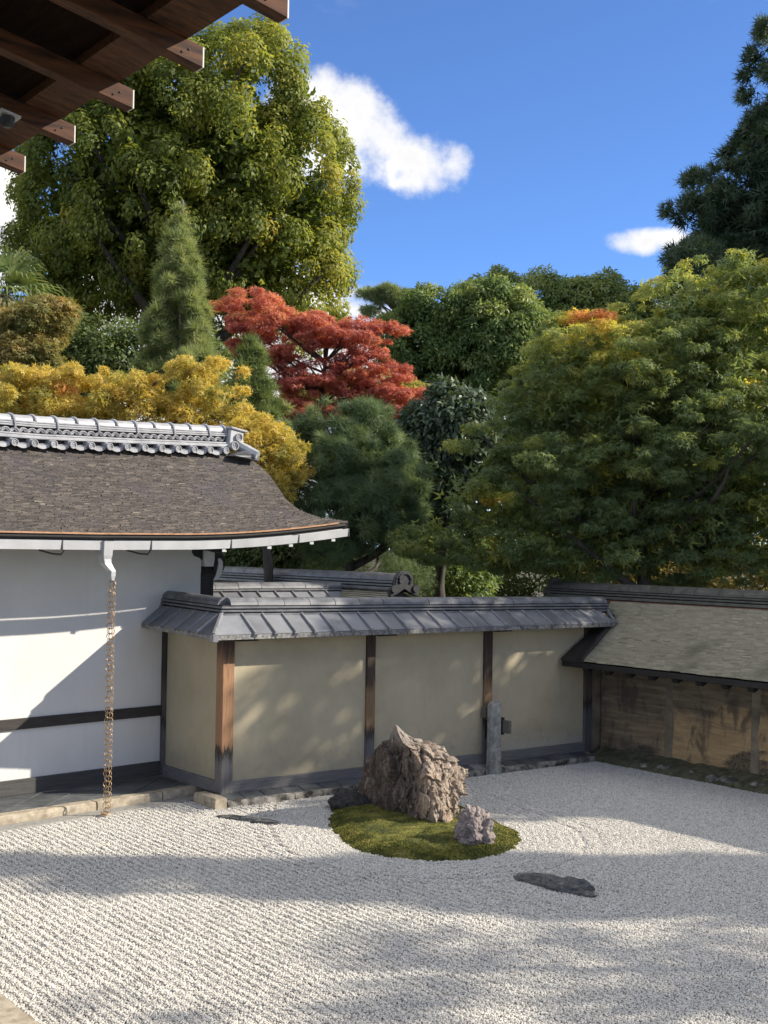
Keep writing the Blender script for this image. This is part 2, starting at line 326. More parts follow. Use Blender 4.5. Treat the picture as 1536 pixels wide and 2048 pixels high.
L.new(c, b.inputs['Base Color']); b.inputs['Roughness'].default_value = 0.95
bump(N, L, b, math_(N, L, 'ADD', st, g), 0.5, 0.012); M['clay'] = m
M['clay_post'] = simple('clay_post', (0.12,0.10,0.072), (0.30,0.245,0.17), 4, 0.95, 0.4, 0.008, (1,1,1.5), 8)
M['base_earth'] = simple('mossy_base', (0.035,0.04,0.02), (0.15,0.14,0.085), 14, 0.95, 0.7, 0.02, (1,1,1), 8)
M['ground'] = simple('forest_floor', (0.045,0.045,0.022), (0.11,0.095,0.05), 2.5, 0.95, 0.4, 0.03, (1,1,1), 8)
# rocks
def rock_mat(name, stops, sc, scale, bs=0.9, bd=0.03, veins=None, rotz=0.0):
    m, N, L, b = mat(name); a = tex(N, L, pos(N, L, sc, rotz), scale, 10, 0.68, 0.5); v2 = pos(N, L); f = tex(N, L, v2, 55, 6, 0.7); big = tex(N, L, v2, 4, 4)
    k = math_(N, L, 'ADD', math_(N, L, 'MULTIPLY', a, 0.72), math_(N, L, 'MULTIPLY', f, 0.28))
    r = ramp(N, stops); L.new(k, r.inputs[0]); c = r.outputs[0]
    if veins: c = mix(N, L, maprange(N, L, big, 0.52, 0.66, 0, veins[1], True), c, veins[0], 'MULTIPLY')
    L.new(c, b.inputs['Base Color']); b.inputs['Roughness'].default_value = 0.82
    bump(N, L, b, math_(N, L, 'ADD', a, math_(N, L, 'MULTIPLY', f, 0.5)), bs, bd); return m
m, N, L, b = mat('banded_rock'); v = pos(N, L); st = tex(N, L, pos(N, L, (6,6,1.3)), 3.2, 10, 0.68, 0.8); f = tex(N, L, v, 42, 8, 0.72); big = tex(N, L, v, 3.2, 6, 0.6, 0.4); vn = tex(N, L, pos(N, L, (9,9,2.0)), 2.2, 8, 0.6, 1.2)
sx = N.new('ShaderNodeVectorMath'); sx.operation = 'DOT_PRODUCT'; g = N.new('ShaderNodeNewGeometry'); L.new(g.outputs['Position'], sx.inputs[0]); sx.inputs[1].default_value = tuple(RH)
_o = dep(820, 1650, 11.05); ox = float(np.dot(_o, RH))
flank = maprange(N, L, math_(N, L, 'ADD', sx.outputs['Value'], math_(N, L, 'MULTIPLY', math_(N, L, 'SUBTRACT', big, 0.5), 0.45)), ox-0.02, ox+0.17, 0, 1, True)  # sunlit right flank painted paler, shaded left flank painted darker
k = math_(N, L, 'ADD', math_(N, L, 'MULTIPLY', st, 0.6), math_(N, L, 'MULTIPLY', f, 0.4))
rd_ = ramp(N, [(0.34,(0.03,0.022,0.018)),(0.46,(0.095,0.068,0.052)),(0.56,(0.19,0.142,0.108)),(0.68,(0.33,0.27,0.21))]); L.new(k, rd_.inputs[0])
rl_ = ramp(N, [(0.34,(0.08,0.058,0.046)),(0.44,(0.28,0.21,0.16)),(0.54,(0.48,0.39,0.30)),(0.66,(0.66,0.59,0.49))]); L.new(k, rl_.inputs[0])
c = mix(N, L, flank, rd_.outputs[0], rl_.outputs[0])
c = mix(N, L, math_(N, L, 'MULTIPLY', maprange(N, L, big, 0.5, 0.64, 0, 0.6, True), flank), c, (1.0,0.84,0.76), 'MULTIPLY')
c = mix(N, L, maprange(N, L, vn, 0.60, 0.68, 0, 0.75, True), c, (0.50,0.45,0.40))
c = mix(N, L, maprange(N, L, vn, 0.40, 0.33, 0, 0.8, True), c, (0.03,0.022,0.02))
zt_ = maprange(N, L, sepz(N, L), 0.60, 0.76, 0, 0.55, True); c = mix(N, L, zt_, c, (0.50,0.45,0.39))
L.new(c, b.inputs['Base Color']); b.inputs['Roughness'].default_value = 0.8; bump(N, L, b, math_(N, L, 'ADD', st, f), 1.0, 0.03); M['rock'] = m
M['rock_small'] = rock_mat('pale_rock', [(0.3,(0.07,0.055,0.05)),(0.48,(0.24,0.195,0.18)),(0.62,(0.42,0.36,0.33)),(0.78,(0.58,0.53,0.49))], (3,3,2), 4.0)
M['rock_dark'] = rock_mat('dark_rock', [(0.3,(0.015,0.014,0.014)),(0.55,(0.045,0.042,0.040)),(0.75,(0.10,0.095,0.088))], (2,2,3), 5.0)
M['rock_flat'] = rock_mat('flat_rock', [(0.3,(0.035,0.035,0.034)),(0.5,(0.10,0.10,0.097)),(0.7,(0.21,0.21,0.19))], (2,6,8), 3.0, 0.8, 0.015)
# gravel: each pebble its own grey
m, N, L, b = mat('pebble'); r = ramp(N, [(0.0,(0.33,0.315,0.285)),(0.12,(0.47,0.45,0.405)),(0.5,(0.585,0.56,0.505)),(0.9,(0.70,0.675,0.61)),(1.0,(0.70,0.62,0.545))]); L.new(rnd(N), r.inputs[0])
L.new(r.outputs[0], b.inputs['Base Color']); b.inputs['Roughness'].default_value = 0.85; M['pebble'] = m
m, N, L, b = mat('gravel_bed'); v = pos(N, L); vo = N.new('ShaderNodeTexVoronoi'); vo.inputs['Scale'].default_value = 75; L.new(v, vo.inputs['Vector'])
t = tex(N, L, v, 60, 4); r = ramp(N, [(0.3,(0.27,0.265,0.25)),(0.7,(0.52,0.51,0.48))]); L.new(t, r.inputs[0]); L.new(r.outputs[0], b.inputs['Base Color']); b.inputs['Roughness'].default_value = 0.9
bump(N, L, b, vo.outputs['Distance'], 0.8, 0.012); M['gravel'] = m
m, N, L, b = mat('moss'); a = N.new('ShaderNodeAttribute'); a.attribute_name = 'tint'; v = pos(N, L); t = tex(N, L, v, 7, 5)
k = math_(N, L, 'ADD', math_(N, L, 'MULTIPLY', a.outputs['Fac'], 0.45), math_(N, L, 'MULTIPLY', t, 0.55))
t = maprange(N, L, t, 0.3, 0.7); k = math_(N, L, 'ADD', math_(N, L, 'MULTIPLY', a.outputs['Fac'], 0.4), math_(N, L, 'MULTIPLY', t, 0.6))
r = ramp(N, [(0.25,(0.06,0.07,0.012)),(0.5,(0.165,0.165,0.022)),(0.66,(0.25,0.225,0.04)),(0.82,(0.32,0.26,0.12))]); L.new(k, r.inputs[0]); L.new(r.outputs[0], b.inputs['Base Color']); b.inputs['Roughness'].default_value = 0.9; M['moss'] = m
M['bark_trunk'] = simple('tree_bark', (0.03,0.025,0.02), (0.10,0.085,0.07), 8, 0.9, 0.6, 0.02, (1,1,0.3))
M['pale_bark'] = simple('pale_bark', (0.12,0.11,0.095), (0.26,0.24,0.21), 8, 0.9, 0.5, 0.02, (1,1,0.4))
def leaf_mat(name, stops, transl=0.35, rough=0.55, tcol=1.5):
    m, N, L, b = mat(name); a = N.new('ShaderNodeAttribute'); a.attribute_name = 'tint'
    r = ramp(N, stops); L.new(a.outputs['Fac'], r.inputs[0])
    L.new(r.outputs[0], b.inputs['Base Color']); b.inputs['Roughness'].default_value = rough; b.inputs['Specular IOR Level'].default_value = 0.35
    tr = N.new('ShaderNodeBsdfTranslucent'); L.new(mix(N, L, 1.0, r.outputs[0], (tcol, tcol*0.95, tcol*0.55), 'MULTIPLY'), tr.inputs['Color'])
    ms = N.new('ShaderNodeMixShader'); ms.inputs[0].default_value = transl
    L.new(b.outputs[0], ms.inputs[1]); L.new(tr.outputs[0], ms.inputs[2]); L.new(ms.outputs[0], N['Material Output'].inputs['Surface']); return m
M['lf_camphor'] = leaf_mat('camphor_leaf', [(0.0,(0.065,0.10,0.024)),(0.4,(0.155,0.20,0.045)),(0.7,(0.27,0.30,0.062)),(0.9,(0.40,0.385,0.085)),(1.0,(0.46,0.38,0.08))], 0.48)
M['lf_dark'] = leaf_mat('dark_leaf', [(0.0,(0.060,0.094,0.034)),(0.6,(0.144,0.195,0.068)),(1.0,(0.237,0.280,0.094))], 0.3)
M['lf_evergreen'] = leaf_mat('evergreen_leaf', [(0.0,(0.056,0.096,0.035)),(0.5,(0.135,0.208,0.072)),(0.85,(0.255,0.319,0.112)),(1.0,(0.334,0.383,0.144))], 0.35)
M['lf_glossy'] = leaf_mat('glossy_leaf', [(0.0,(0.053,0.079,0.048)),(0.6,(0.105,0.149,0.091)),(1.0,(0.193,0.236,0.149))], 0.2, 0.38)
M['lf_maple'] = leaf_mat('green_maple_leaf', [(0.0,(0.13,0.18,0.085)),(0.3,(0.20,0.265,0.105)),(0.52,(0.33,0.37,0.12)),(0.74,(0.56,0.52,0.12)),(0.92,(0.62,0.45,0.11)),(1.0,(0.64,0.28,0.13))], 0.5)
M['lf_red'] = leaf_mat('red_maple_leaf', [(0.0,(0.24,0.085,0.075)),(0.4,(0.46,0.14,0.12)),(0.75,(0.60,0.235,0.165)),(1.0,(0.62,0.36,0.15))], 0.42)
M['lf_yellow'] = leaf_mat('yellow_maple_leaf', [(0.0,(0.24,0.25,0.07)),(0.35,(0.52,0.43,0.11)),(0.7,(0.66,0.51,0.14)),(1.0,(0.62,0.34,0.11))], 0.45)
M['lf_olive'] = leaf_mat('olive_maple_leaf', [(0.0,(0.125,0.144,0.046)),(0.5,(0.312,0.275,0.094)),(0.8,(0.450,0.338,0.144)),(1.0,(0.537,0.275,0.125))], 0.35)
M['lf_conifer'] = leaf_mat('conifer_needle', [(0.0,(0.087,0.131,0.048)),(0.5,(0.196,0.254,0.094)),(1.0,(0.334,0.370,0.167))], 0.35)
M['lf_cedar'] = leaf_mat('cedar_needle', [(0.0,(0.034,0.061,0.035)),(0.6,(0.081,0.121,0.065)),(1.0,(0.135,0.176,0.088))], 0.25)
M['lf_pine'] = leaf_mat('pine_needle', [(0.0,(0.070,0.113,0.057)),(0.6,(0.170,0.236,0.109)),(1.0,(0.302,0.359,0.170))], 0.3)
M['lf_palm'] = leaf_mat('palm_leaf', [(0.0,(0.065,0.104,0.033)),(0.6,(0.169,0.221,0.078)),(1.0,(0.390,0.338,0.182))], 0.3)

# ================================================================== SETTING: ground, gravel, kerbs, paving
gsz = 900.0
g = MB().add([(-gsz,-gsz,-0.06),(gsz,-gsz,-0.06),(gsz,gsz,-0.06),(-gsz,gsz,-0.06)], [(0,1,2,3)])
solid('ground', g, M['ground'], kind='structure')
rng = np.random.default_rng(11)
# moss island outline on the ground, measured
moss_px = [(664,1612),(659,1640),(664,1664),(690,1688),(730,1704),(780,1714),(840,1721),(900,1721),(960,1717),(1005,1706),(1036,1692),(1043,1680),(1030,1664),(1000,1650),(975,1638),(940,1622),(905,1606),(860,1596),(800,1588),(740,1585),(700,1588),(676,1598)]
moss_out = np.array([onz(*q)[:2] for q in moss_px])
def closed_curve(P, n):     # Catmull-Rom resample
    m = len(P); out = []
    for i in range(n):
        t = i*m/n; k = int(t); u = t-k; p0, p1, p2, p3 = P[(k-1)%m], P[k%m], P[(k+1)%m], P[(k+2)%m]
        out.append(0.5*((2*p1)+(-p0+p2)*u+(2*p0-5*p1+4*p2-p3)*u*u+(-p0+3*p1-3*p2+p3)*u**3))
    return np.array(out)
moss_c = closed_curve(moss_out, 320); moss_mid = moss_c.mean(0)
moss_c = moss_c+(moss_c-moss_mid)/np.linalg.norm(moss_c-moss_mid, axis=1)[:,None]*(0.13*(fbm(np.c_[moss_c*9, np.zeros(320)], 61, 4)-0.5))[:,None]
flat_c = [np.array([onz(*q)[:2] for q in ((1040,1765),(1075,1772),(1110,1782),(1150,1792),(1185,1800))]), np.array([onz(*q)[:2] for q in ((440,1634),(480,1640),(545,1646))])]
def inside(P, poly):
    r = np.zeros(len(P), bool); n = len(poly); j = n-1
    for i in range(n):
        a, b_ = poly[i], poly[j]
        c = ((a[1] > P[:,1]) != (b_[1] > P[:,1])) & (P[:,0] < (b_[0]-a[0])*(P[:,1]-a[1])/(b_[1]-a[1]+1e-12)+a[0]); r ^= c; j = i
    return r
def dist_to(P, Q):
    d = np.full(len(P), 1e9)
    for q in Q: d = np.minimum(d, (P[:,0]-q[0])**2+(P[:,1]-q[1])**2)
    return np.sqrt(d)
PITCHR = 0.066
def gravel_h(P):
    d = dist_to(P, moss_c[::3]); d2 = np.minimum(dist_to(P, flat_c[0]), dist_to(P, flat_c[1])+0.05)
    wob = 0.02*(fbm(np.c_[P*1.3, np.zeros(len(P))], 5, 3)-0.5)*2
    a = np.cos(2*np.pi*(P[:,0]+wob)/PITCHR); ring = np.cos(2*np.pi*d/PITCHR); ring2 = np.cos(2*np.pi*d2/PITCHR)
    w = np.clip((0.50-d)/0.06, 0, 1); w2 = np.clip((0.28-d2)/0.05, 0, 1)
    side = np.clip((P@RH[:2]+0.6)/2.2, 0, 1); side = 1-0.72*side*side*(3-2*side)
    grv = np.exp(-((d-0.52)/0.022)**2)+np.exp(-((d-0.66)/0.022)**2)*0.7+np.exp(-((d2-0.30)/0.02)**2)*0.8+np.exp(-((d2-0.43)/0.02)**2)*0.5
    h = a*(1-w)*side+ring*w*0.35; h = h*(1-w2)+ring2*w2*0.25-2.3*grv
    amp = 0.35+0.65*fbm(np.c_[P*0.9, np.full(len(P), 3.0)], 9, 3)
    return 0.0070*h*amp
def in_view(P, m=0.07, z=0.0):
    q = np.c_[P, np.full(len(P), z)]-EYEP; w = q@FW; x = (q@RT)/w*FPX/1536; y = -(q@UP)/w*FPX/2048
    return (w > 1) & (np.abs(x) < 0.5+m) & (np.abs(y) < 0.5+m)
WB = np.array([6.16, 11.66]); E1 = np.array([0.9892, 0.1467]); EN = np.array([0.1467, -0.9892])   # white wall: foot of its right end, direction, outward normal
def wl(e, n, z=0.0): p = WB+E1*e+EN*n; return np.array([p[0], p[1], z])
def gravel_ok(P):
    n = (P-WB)@EN; e = (P-WB)@E1
    return (((P[:,0] > 6.0) & (P[:,1] < 10.24)) | ((P[:,0] <= 6.0) & (n > 0.90)) ) & (P[:,0] < 10.83) & (P[:,0] > 2.57)
# bed sheet with the raked relief
xs = np.arange(2.5, 10.9, 0.0165); ys = np.arange(2.5, 10.9, 0.09)
GX, GY = np.meshgrid(xs, ys); P = np.c_[GX.ravel(), GY.ravel()]; hz = gravel_h(P)-0.012
F = (np.arange(len(ys)-1)[:,None]*len(xs)+np.arange(len(xs)-1)[None,:]).ravel()
F = np.c_[F, F+1, F+1+len(xs), F+len(xs)]
fc = P[F].mean(1); F = F[in_view(fc, 0.6) | (rng.random(len(fc)) < -1)]
link('gravel_bed', npmesh('gravel_bed', np.c_[P, hz], F, smooth=True), M['gravel'])['kind'] = 'structure'
outer = MB().box((2.3,-30,-0.055),(11.2,12.0,-0.024)); solid('gravel_court', outer, M['gravel'], kind='structure')
# loose pebbles, placed one by one, drawn as points carrying a stone each
def pebble_points():
    sp = 0.0108; xs = np.arange(2.5, 10.9, sp); ys = np.arange(3.0, 10.9, sp); X, Y = np.meshgrid(xs, ys); P = np.c_[X.ravel(), Y.ravel()]
    P = P[in_view(P, 0.22)]; P = P+(rng.random(P.shape)-0.5)*sp*1.1; P = P[gravel_ok(P)]; P = P[~inside(P, moss_c)]
    rk = inside(P, moss_c)
    h = gravel_h(P)+rng.normal(0, 0.0022, len(P)); return np.c_[P, h]
PP = pebble_points()
def scatter(name, pts, mat_, smin, smax, flat, sub=1, seed=3):
    me = bpy.data.meshes.new(name); me.vertices.add(len(pts)); me.vertices.foreach_set('co', pts.astype(np.float32).ravel())
    r = np.random.default_rng(seed); s = r.uniform(smin, smax, len(pts))
    a = me.attributes.new('sc', 'FLOAT_VECTOR', 'POINT'); a.data.foreach_set('vector', np.c_[s*r.uniform(0.8,1.35,len(pts)), s*r.uniform(0.7,1.0,len(pts)), s*r.uniform(*flat,len(pts))].astype(np.float32).ravel())
    a = me.attributes.new('ro', 'FLOAT_VECTOR', 'POINT'); a.data.foreach_set('vector', np.c_[r.normal(0,0.45,len(pts)), r.normal(0,0.45,len(pts)), r.uniform(0,6.28,len(pts))].astype(np.float32).ravel())
    ob = link(name, me, None); ng = bpy.data.node_groups.new(name, 'GeometryNodeTree')
    ng.interface.new_socket('Geometry', in_out='INPUT', socket_type='NodeSocketGeometry'); ng.interface.new_socket('Geometry', in_out='OUTPUT', socket_type='NodeSocketGeometry')
    n = ng.nodes; l = ng.links; gi = n.new('NodeGroupInput'); go = n.new('NodeGroupOutput'); ip = n.new('GeometryNodeInstanceOnPoints')
    ico = n.new('GeometryNodeMeshIcoSphere'); ico.inputs['Radius'].default_value = 1.0; ico.inputs['Subdivisions'].default_value = sub
    sm = n.new('GeometryNodeSetMaterial'); sm.inputs['Material'].default_value = mat_
    l.new(ico.outputs[0], sm.inputs[0]); l.new(gi.outputs[0], ip.inputs['Points']); l.new(sm.outputs[0], ip.inputs['Instance'])
    for nm, sock in (('sc', 'Scale'), ('ro', 'Rotation')):
        at = n.new('GeometryNodeInputNamedAttribute'); at.data_type = 'FLOAT_VECTOR'; at.inputs['Name'].default_value = nm; l.new(at.outputs['Attribute'], ip.inputs[sock])
    l.new(ip.outputs[0], go.inputs[0]); md = ob.modifiers.new('stones', 'NODES'); md.node_group = ng; ob['kind'] = 'stuff'; return ob
scatter('gravel', PP, M['pebble'], 0.0056, 0.0093, (0.6, 0.95))

# ---- paving in front of the white wall, laid on the diagonal
pv = empty('paving', tuple(wl(-1.0, 0.4, 0.0)), kind='structure')
bed = MB().prism([wl(0.0,0.0,0.05), wl(0.0,0.634,0.05), wl(-4,0.634,0.05), wl(-4,0.0,0.05)][::-1], (0,0,0.021)); part('mortar_bed', bed, M['mortar'], pv)
def clip(poly, p, n):        # keep side where (q-p).n >= 0 (2-D)
    out = []
    for i in range(len(poly)):
        a, b_ = poly[i], poly[(i+1)%len(poly)]; da, db = (a-p)@n, (b_-p)@n
        if da >= 0: out.append(a)
        if da*db < 0: out.append(a+(b_-a)*da/(da-db))
    return out
ts = 0.272; dg = np.array([1,1])/math.sqrt(2); dh = np.array([-1,1])/math.sqrt(2)
for i in range(-16, 16):
    for j in range(-16, 16):
        c = np.array([4.9,11.0])+dg*ts*i+dh*ts*j; hs = ts/2-0.004
        q = [c-dg*hs-dh*hs, c+dg*hs-dh*hs, c+dg*hs+dh*hs, c-dg*hs+dh*hs]
        q = clip(q, wl(0,0.03)[:2], EN); q = clip(q, wl(0,0.632)[:2], -EN) if q else q
        q = clip(q, np.array([6.035,0.]), np.array([-1.,0])) if q else q; q = clip(q, np.array([3.2,0.]), np.array([1.,0])) if q else q
        if len(q) < 3: continue
        ar = 0.5*abs(sum(q[k][0]*q[(k+1)%len(q)][1]-q[(k+1)%len(q)][0]*q[k][1] for k in range(len(q))))
        if ar < 0.002: continue
        z = 0.072+random.uniform(0,0.004)
        part('paving_tile', MB().prism([(p[0],p[1],z) for p in q], (0,0,0.014)), M['pave'], pv, bev=0.003)
# ---- kerb of long granite stones
kb = empty('kerb', tuple(wl(-1.0, 0.65, 0.0)), kind='structure')
def kerb_stone(e0, e1, n0, n1, h, seed, m='granite', frame=wl):
    k = max(4, int(abs(e1-e0)/0.06)); V = []; F = []; rr = np.random.default_rng(seed)
    prof = [(n1,-0.02),(n1+0.002,h*0.6),(n1-0.003,h*0.93),(n1-0.012,h),(n0+0.008,h+0.001),(n0,h*0.95),(n0,-0.02)]
    for i in range(k+1):
        e = e0+(e1-e0)*i/k; t = 0.003 if i in (0,k) else 0.0; w = rr.normal(0,0.0015)
        for (n_, z) in prof: V.append(frame(e, n_+w+rr.normal(0,0.001), max(-0.02, z-t+rr.normal(0,0.001) if z > 0 else z)))
    q = len(prof)
    for i in range(k):
        for j in range(q-1): F.append((i*q+j, i*q+j+1, (i+1)*q+j+1, (i+1)*q+j))
    F.append(tuple(range(q-1,-1,-1))); F.append(tuple(range(k*q, k*q+q)))
    return part('kerb_stone', MB().add(V, F), M[m], kb)
for s_, (a, b_) in enumerate(((-4.0,-2.35),(-2.335,-1.33),(-1.315,-0.62),(-0.605,0.0))): kerb_stone(a, b_, 0.635, 0.75, 0.092, s_)
part('drain_edge', MB().prism([wl(-4,0.75,0.0),wl(-4,0.93,0.0),wl(-0.18,0.93,0.0),wl(-0.18,0.75,0.0)], (0,0,0.016)), M['mortar'], kb, bev=0.004)
yf = lambda x, n, z=0.0: np.array([x, 10.455-n, z])        # frame of the plaster wall foot
xk = 6.02
for s_, x1 in enumerate((6.75,7.42,8.05,8.75,9.16)): kerb_stone(xk, x1-0.008, 0.165, 0.222, 0.062, 20+s_, 'kerb_dark', yf); xk = x1
xk = 9.43
for s_, x1 in enumerate((9.9,10.35,10.83)): kerb_stone(xk, x1-0.008, 0.165, 0.222, 0.062, 30+s_, 'kerb_dark', yf); xk = x1
xf = lambda y, n, z=0.0: np.array([6.0-n, y, z])
kerb_stone(10.22, 10.62, 0.0, 0.12, 0.10, 44, 'granite', xf)
ps = empty('paving', (8.4,10.37,0.0), kind='structure')
part('mortar_bed', MB().hexa([(5.98,10.288,0.0),(10.82,10.288,0.0),(10.82,10.45,0.0),(5.98,10.45,0.0)],[(5.98,10.288,0.046),(10.82,10.288,0.046),(10.82,10.45,0.084),(5.98,10.45,0.084)]), M['mortar'], ps)
x = 6.02
while x < 10.78:
    w = 0.215+random.uniform(-0.01,0.012); x1 = min(x+w, 10.81); z = random.uniform(0,0.004)
    if not (9.14 < (x+x1)/2 < 9.44): part('paving_tile', MB().hexa([(x+0.004,10.294,0.03),(x1-0.004,10.294,0.03),(x1-0.004,10.434,0.06),(x+0.004,10.434,0.06)],[(x+0.004,10.294,0.056+z),(x1-0.004,10.294,0.056+z),(x1-0.004,10.434,0.090+z),(x+0.004,10.434,0.090+z)]), M['pave'], ps, bev=0.003)
    x = x1
part('mortar_strip', MB().box((6.18,10.436,0.072),(10.82,10.47,0.1)), M['mortar'], ps)
vk = empty('kerb', (2.3,5.0,0.0), kind='structure')
y = 0.0
while y < 12: 
    part('kerb_stone', MB().box((2.22,y,-0.03),(2.535,y+0.99,0.045)), M['granite'], vk, bev=0.008); y += 1.0

# ================================================================== roof helpers
def sweep(path, zoff, profile, closed=False):
    """profile [(u,z)] swept along a 2-D path with mitred corners; u to the left of travel"""
    P = [np.array(p, float) for p in path]; n = len(P); V = []
    for i in range(n):
        d0 = P[i]-P[i-1] if i > 0 else P[1]-P[0]; d1 = P[i+1]-P[i] if i < n-1 else P[-1]-P[-2]
        d0 /= np.linalg.norm(d0); d1 /= np.linalg.norm(d1); n0 = np.array([-d0[1],d0[0]]); n1 = np.array([-d1[1],d1[0]])
        m_ = n0+n1; m_ = m_/(m_@n0)
        for u, z in profile: q = P[i]+m_*u; V.append((q[0],q[1],z+zoff[i]))
    k = len(profile); F = []
    for i in range(n-1):
        for j in range(k): F.append((i*k+j, i*k+(j+1)%k, (i+1)*k+(j+1)%k, (i+1)*k+j))
    F.append(tuple(range(k))); F.append(tuple(range((n-1)*k+k-1, (n-1)*k-1, -1)))
    return MB().add(V, F)
def rect(hw, z0, z1): return [(-hw,z0),(-hw,z1),(hw,z1),(hw,z0)][::-1]
def half_round(hw, z0, h, n=8): return [(hw*math.cos(math.pi*i/n), z0+h*math.sin(math.pi*i/n)) for i in range(n+1)]
def lerp(a, b, t): return np.array(a, float)+(np.array(b, float)-np.array(a, float))*t
def ridge(parent, path, zb, courses, cap, seg, mt, lip=0.004):
    """courses [(half width, z0, z1)], cap (half width, z0, height): cap in short half-round tiles"""
    rp = part('ridge', sweep(path, zb, rect(courses[-1][0]-0.022, courses[0][1]-0.02, cap[1]+0.002)), M['black_wood'], parent)
    for hw, z0, z1 in courses: part('ridge_course', sweep(path, zb, rect(hw, z0, z1)), M[mt], rp, bev=0.004)
    for a in range(len(path)-1):
        p, q = np.array(path[a], float), np.array(path[a+1], float); Ln = np.linalg.norm(q-p); n = max(1, int(round(Ln/seg)))
        d = (q-p)/Ln
        for i in range(n):
            t0, t1 = i/n, (i+1)/n; A = p+(q-p)*t0; B = p+(q-p)*t1
            if a > 0 and i == 0 or False: A = A-d*0
            g0 = d*0.003
            z0, z1 = zb[a]+(zb[a+1]-zb[a])*t0, zb[a]+(zb[a+1]-zb[a])*t1
            w = random.uniform(-0.002,0.002)
            mb = sweep([A+g0, B-g0], [z0+w, z1+w], half_round(cap[0]+random.uniform(-0.002,0.002), cap[1], cap[2]))
            part('ridge_tile', mb, M[mt], rp, smooth=False)
    return rp
def plate_slope(parent, rf, e0, e1, r0, r1, cuts, t=0.02, mp='plate', mb_='batten', eave=True):
    """slope between eave line e0-e1 and ridge line r0-r1; cuts = distances (0..1 along the eave) of the battens"""
    e0, e1, r0, r1 = (np.array(q, float) for q in (e0,e1,r0,r1)); nrm = np.cross(e1-e0, r0-e0); nrm /= np.linalg.norm(nrm)
    if nrm[2] < 0: nrm = -nrm
    al = (e1-e0)/np.linalg.norm(e1-e0); Ln = np.linalg.norm(e1-e0)
    def up(p):  # foot on the eave -> point on ridge line straight up the slope
        s = (p-e0)@al; a0, a1 = (r0-e0)@al, (r1-e0)@al; u = (s-a0)/(a1-a0); return r0+(r1-r0)*min(max(u,0),1)
    pts = [0.0]+list(cuts)+[1.0]
    for i in range(len(pts)-1):
        a, b_ = e0+(e1-e0)*pts[i], e0+(e1-e0)*pts[i+1]; ua, ub = up(a), up(b_)
        g0 = al*0.002; lift = random.uniform(0,0.003)*nrm
        q = [a+g0, b_-g0, ub-g0, ua+g0]
        part('roof_plate', MB().hexa([p+lift for p in q], [p+lift+nrm*t for p in q]), M[mp], rf, bev=0.003)
        if eave:
            out = np.cross(al, (0,0,1.0)); out = out if out@nrm > 0 else -out
            c = (a+b_)/2; w = np.linalg.norm(b_-a)/2-0.006
            part('eave_tile', MB().obox(c+out*0.006-np.array([0,0,0.012]), al, out, (0,0,1), w, 0.008, 0.021), M['eave_tile'], rf, bev=0.003)
    for c in cuts:
        a = e0+(e1-e0)*c; u = up(a); d = (u-a); d /= np.linalg.norm(d); a = a-d*0.012
        part('batten', MB().hexa([a-al*0.016+nrm*t*0.9, a+al*0.016+nrm*t*0.9, u+al*0.014+nrm*t*0.9, u-al*0.014+nrm*t*0.9], [a-al*0.012+nrm*(t+0.026), a+al*0.012+nrm*(t+0.026), u+al*0.011+nrm*(t+0.02), u-al*0.011+nrm*(t+0.02)]), M[mb_], rf, bev=0.004)
        part('batten_end', MB().obox(a-d*0.004+nrm*0.012, al, d, nrm, 0.022, 0.006, 0.026), M[mb_], rf, bev=0.004)

# ================================================================== plaster wall with tiled cap
yw = empty('plaster_wall', (8.4,10.5,0.0), 'low ochre plaster wall with dark posts under a bluish grey tiled cap', 'wall')
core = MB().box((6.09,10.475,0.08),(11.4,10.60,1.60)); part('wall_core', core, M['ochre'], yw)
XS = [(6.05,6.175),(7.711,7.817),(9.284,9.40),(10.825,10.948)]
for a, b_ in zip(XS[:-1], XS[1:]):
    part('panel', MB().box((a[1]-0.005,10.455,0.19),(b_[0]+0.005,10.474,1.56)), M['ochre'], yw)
    part('base_board', MB().box((a[1]-0.003,10.432,0.09),(b_[0]+0.003,10.474,0.195)), M['base_wood'], yw, bev=0.004)
part('side_panel', MB().box((6.075,10.55,0.19),(6.10,11.62,1.60)), M['ochre'], yw)
part('base_board', MB().box((6.05,10.545,0.09),(6.10,11.60,0.20)), M['base_wood'], yw, bev=0.004)
for (a, b_), mt in zip(XS, ('post','post_dark','post_dark','post_grey')): part('post', MB().box((a,10.425,0.086),(b_,10.55,1.57)), M[mt], yw, bev=0.005)
part('post', MB().box((6.045,11.57,0.09),(6.105,11.64,1.62)), M['post_grey'], yw, bev=0.004)
for a, b_ in XS[:3]: part('bracket', MB().box((b_+0.001,10.36,1.50),(b_+0.22,10.46,1.535)), M['dark_wood'], yw, bev=0.004)
rf = part('roof', MB().add([(5.85,10.23,1.53),(11.03,10.23,1.525),(11.10,10.85,1.525),(6.40,10.85,1.53),(6.40,11.72,1.56),(5.85,11.72,1.56)], [(0,1,2,3),(0,3,4,5)]), M['dark_wood'], yw)
eA = (5.815,10.19,1.565); eB = (11.05,10.19,1.56); rA = (6.03,10.44,1.735); rB = (11.20,10.44,1.685)
ncut = 22; xs_ = np.linspace(6.235, 10.93, ncut)+0.0; cuts = [(q-eA[0])/(eB[0]-eA[0]) for q in xs_]
plate_slope(yw, rf, eA, eB, rA, rB, cuts)
plate_slope(yw, rf, (5.815,11.69,1.60), eA, (6.03,11.69,1.755), rA, [0.16,0.34,0.52,0.69,0.82])
plate_slope(yw, rf, (11.05,10.87,1.56), (6.4,10.87,1.565), (11.2,10.62,1.685), (6.24,10.62,1.735), list(np.linspace(0.05,0.95,18)), eave=False)
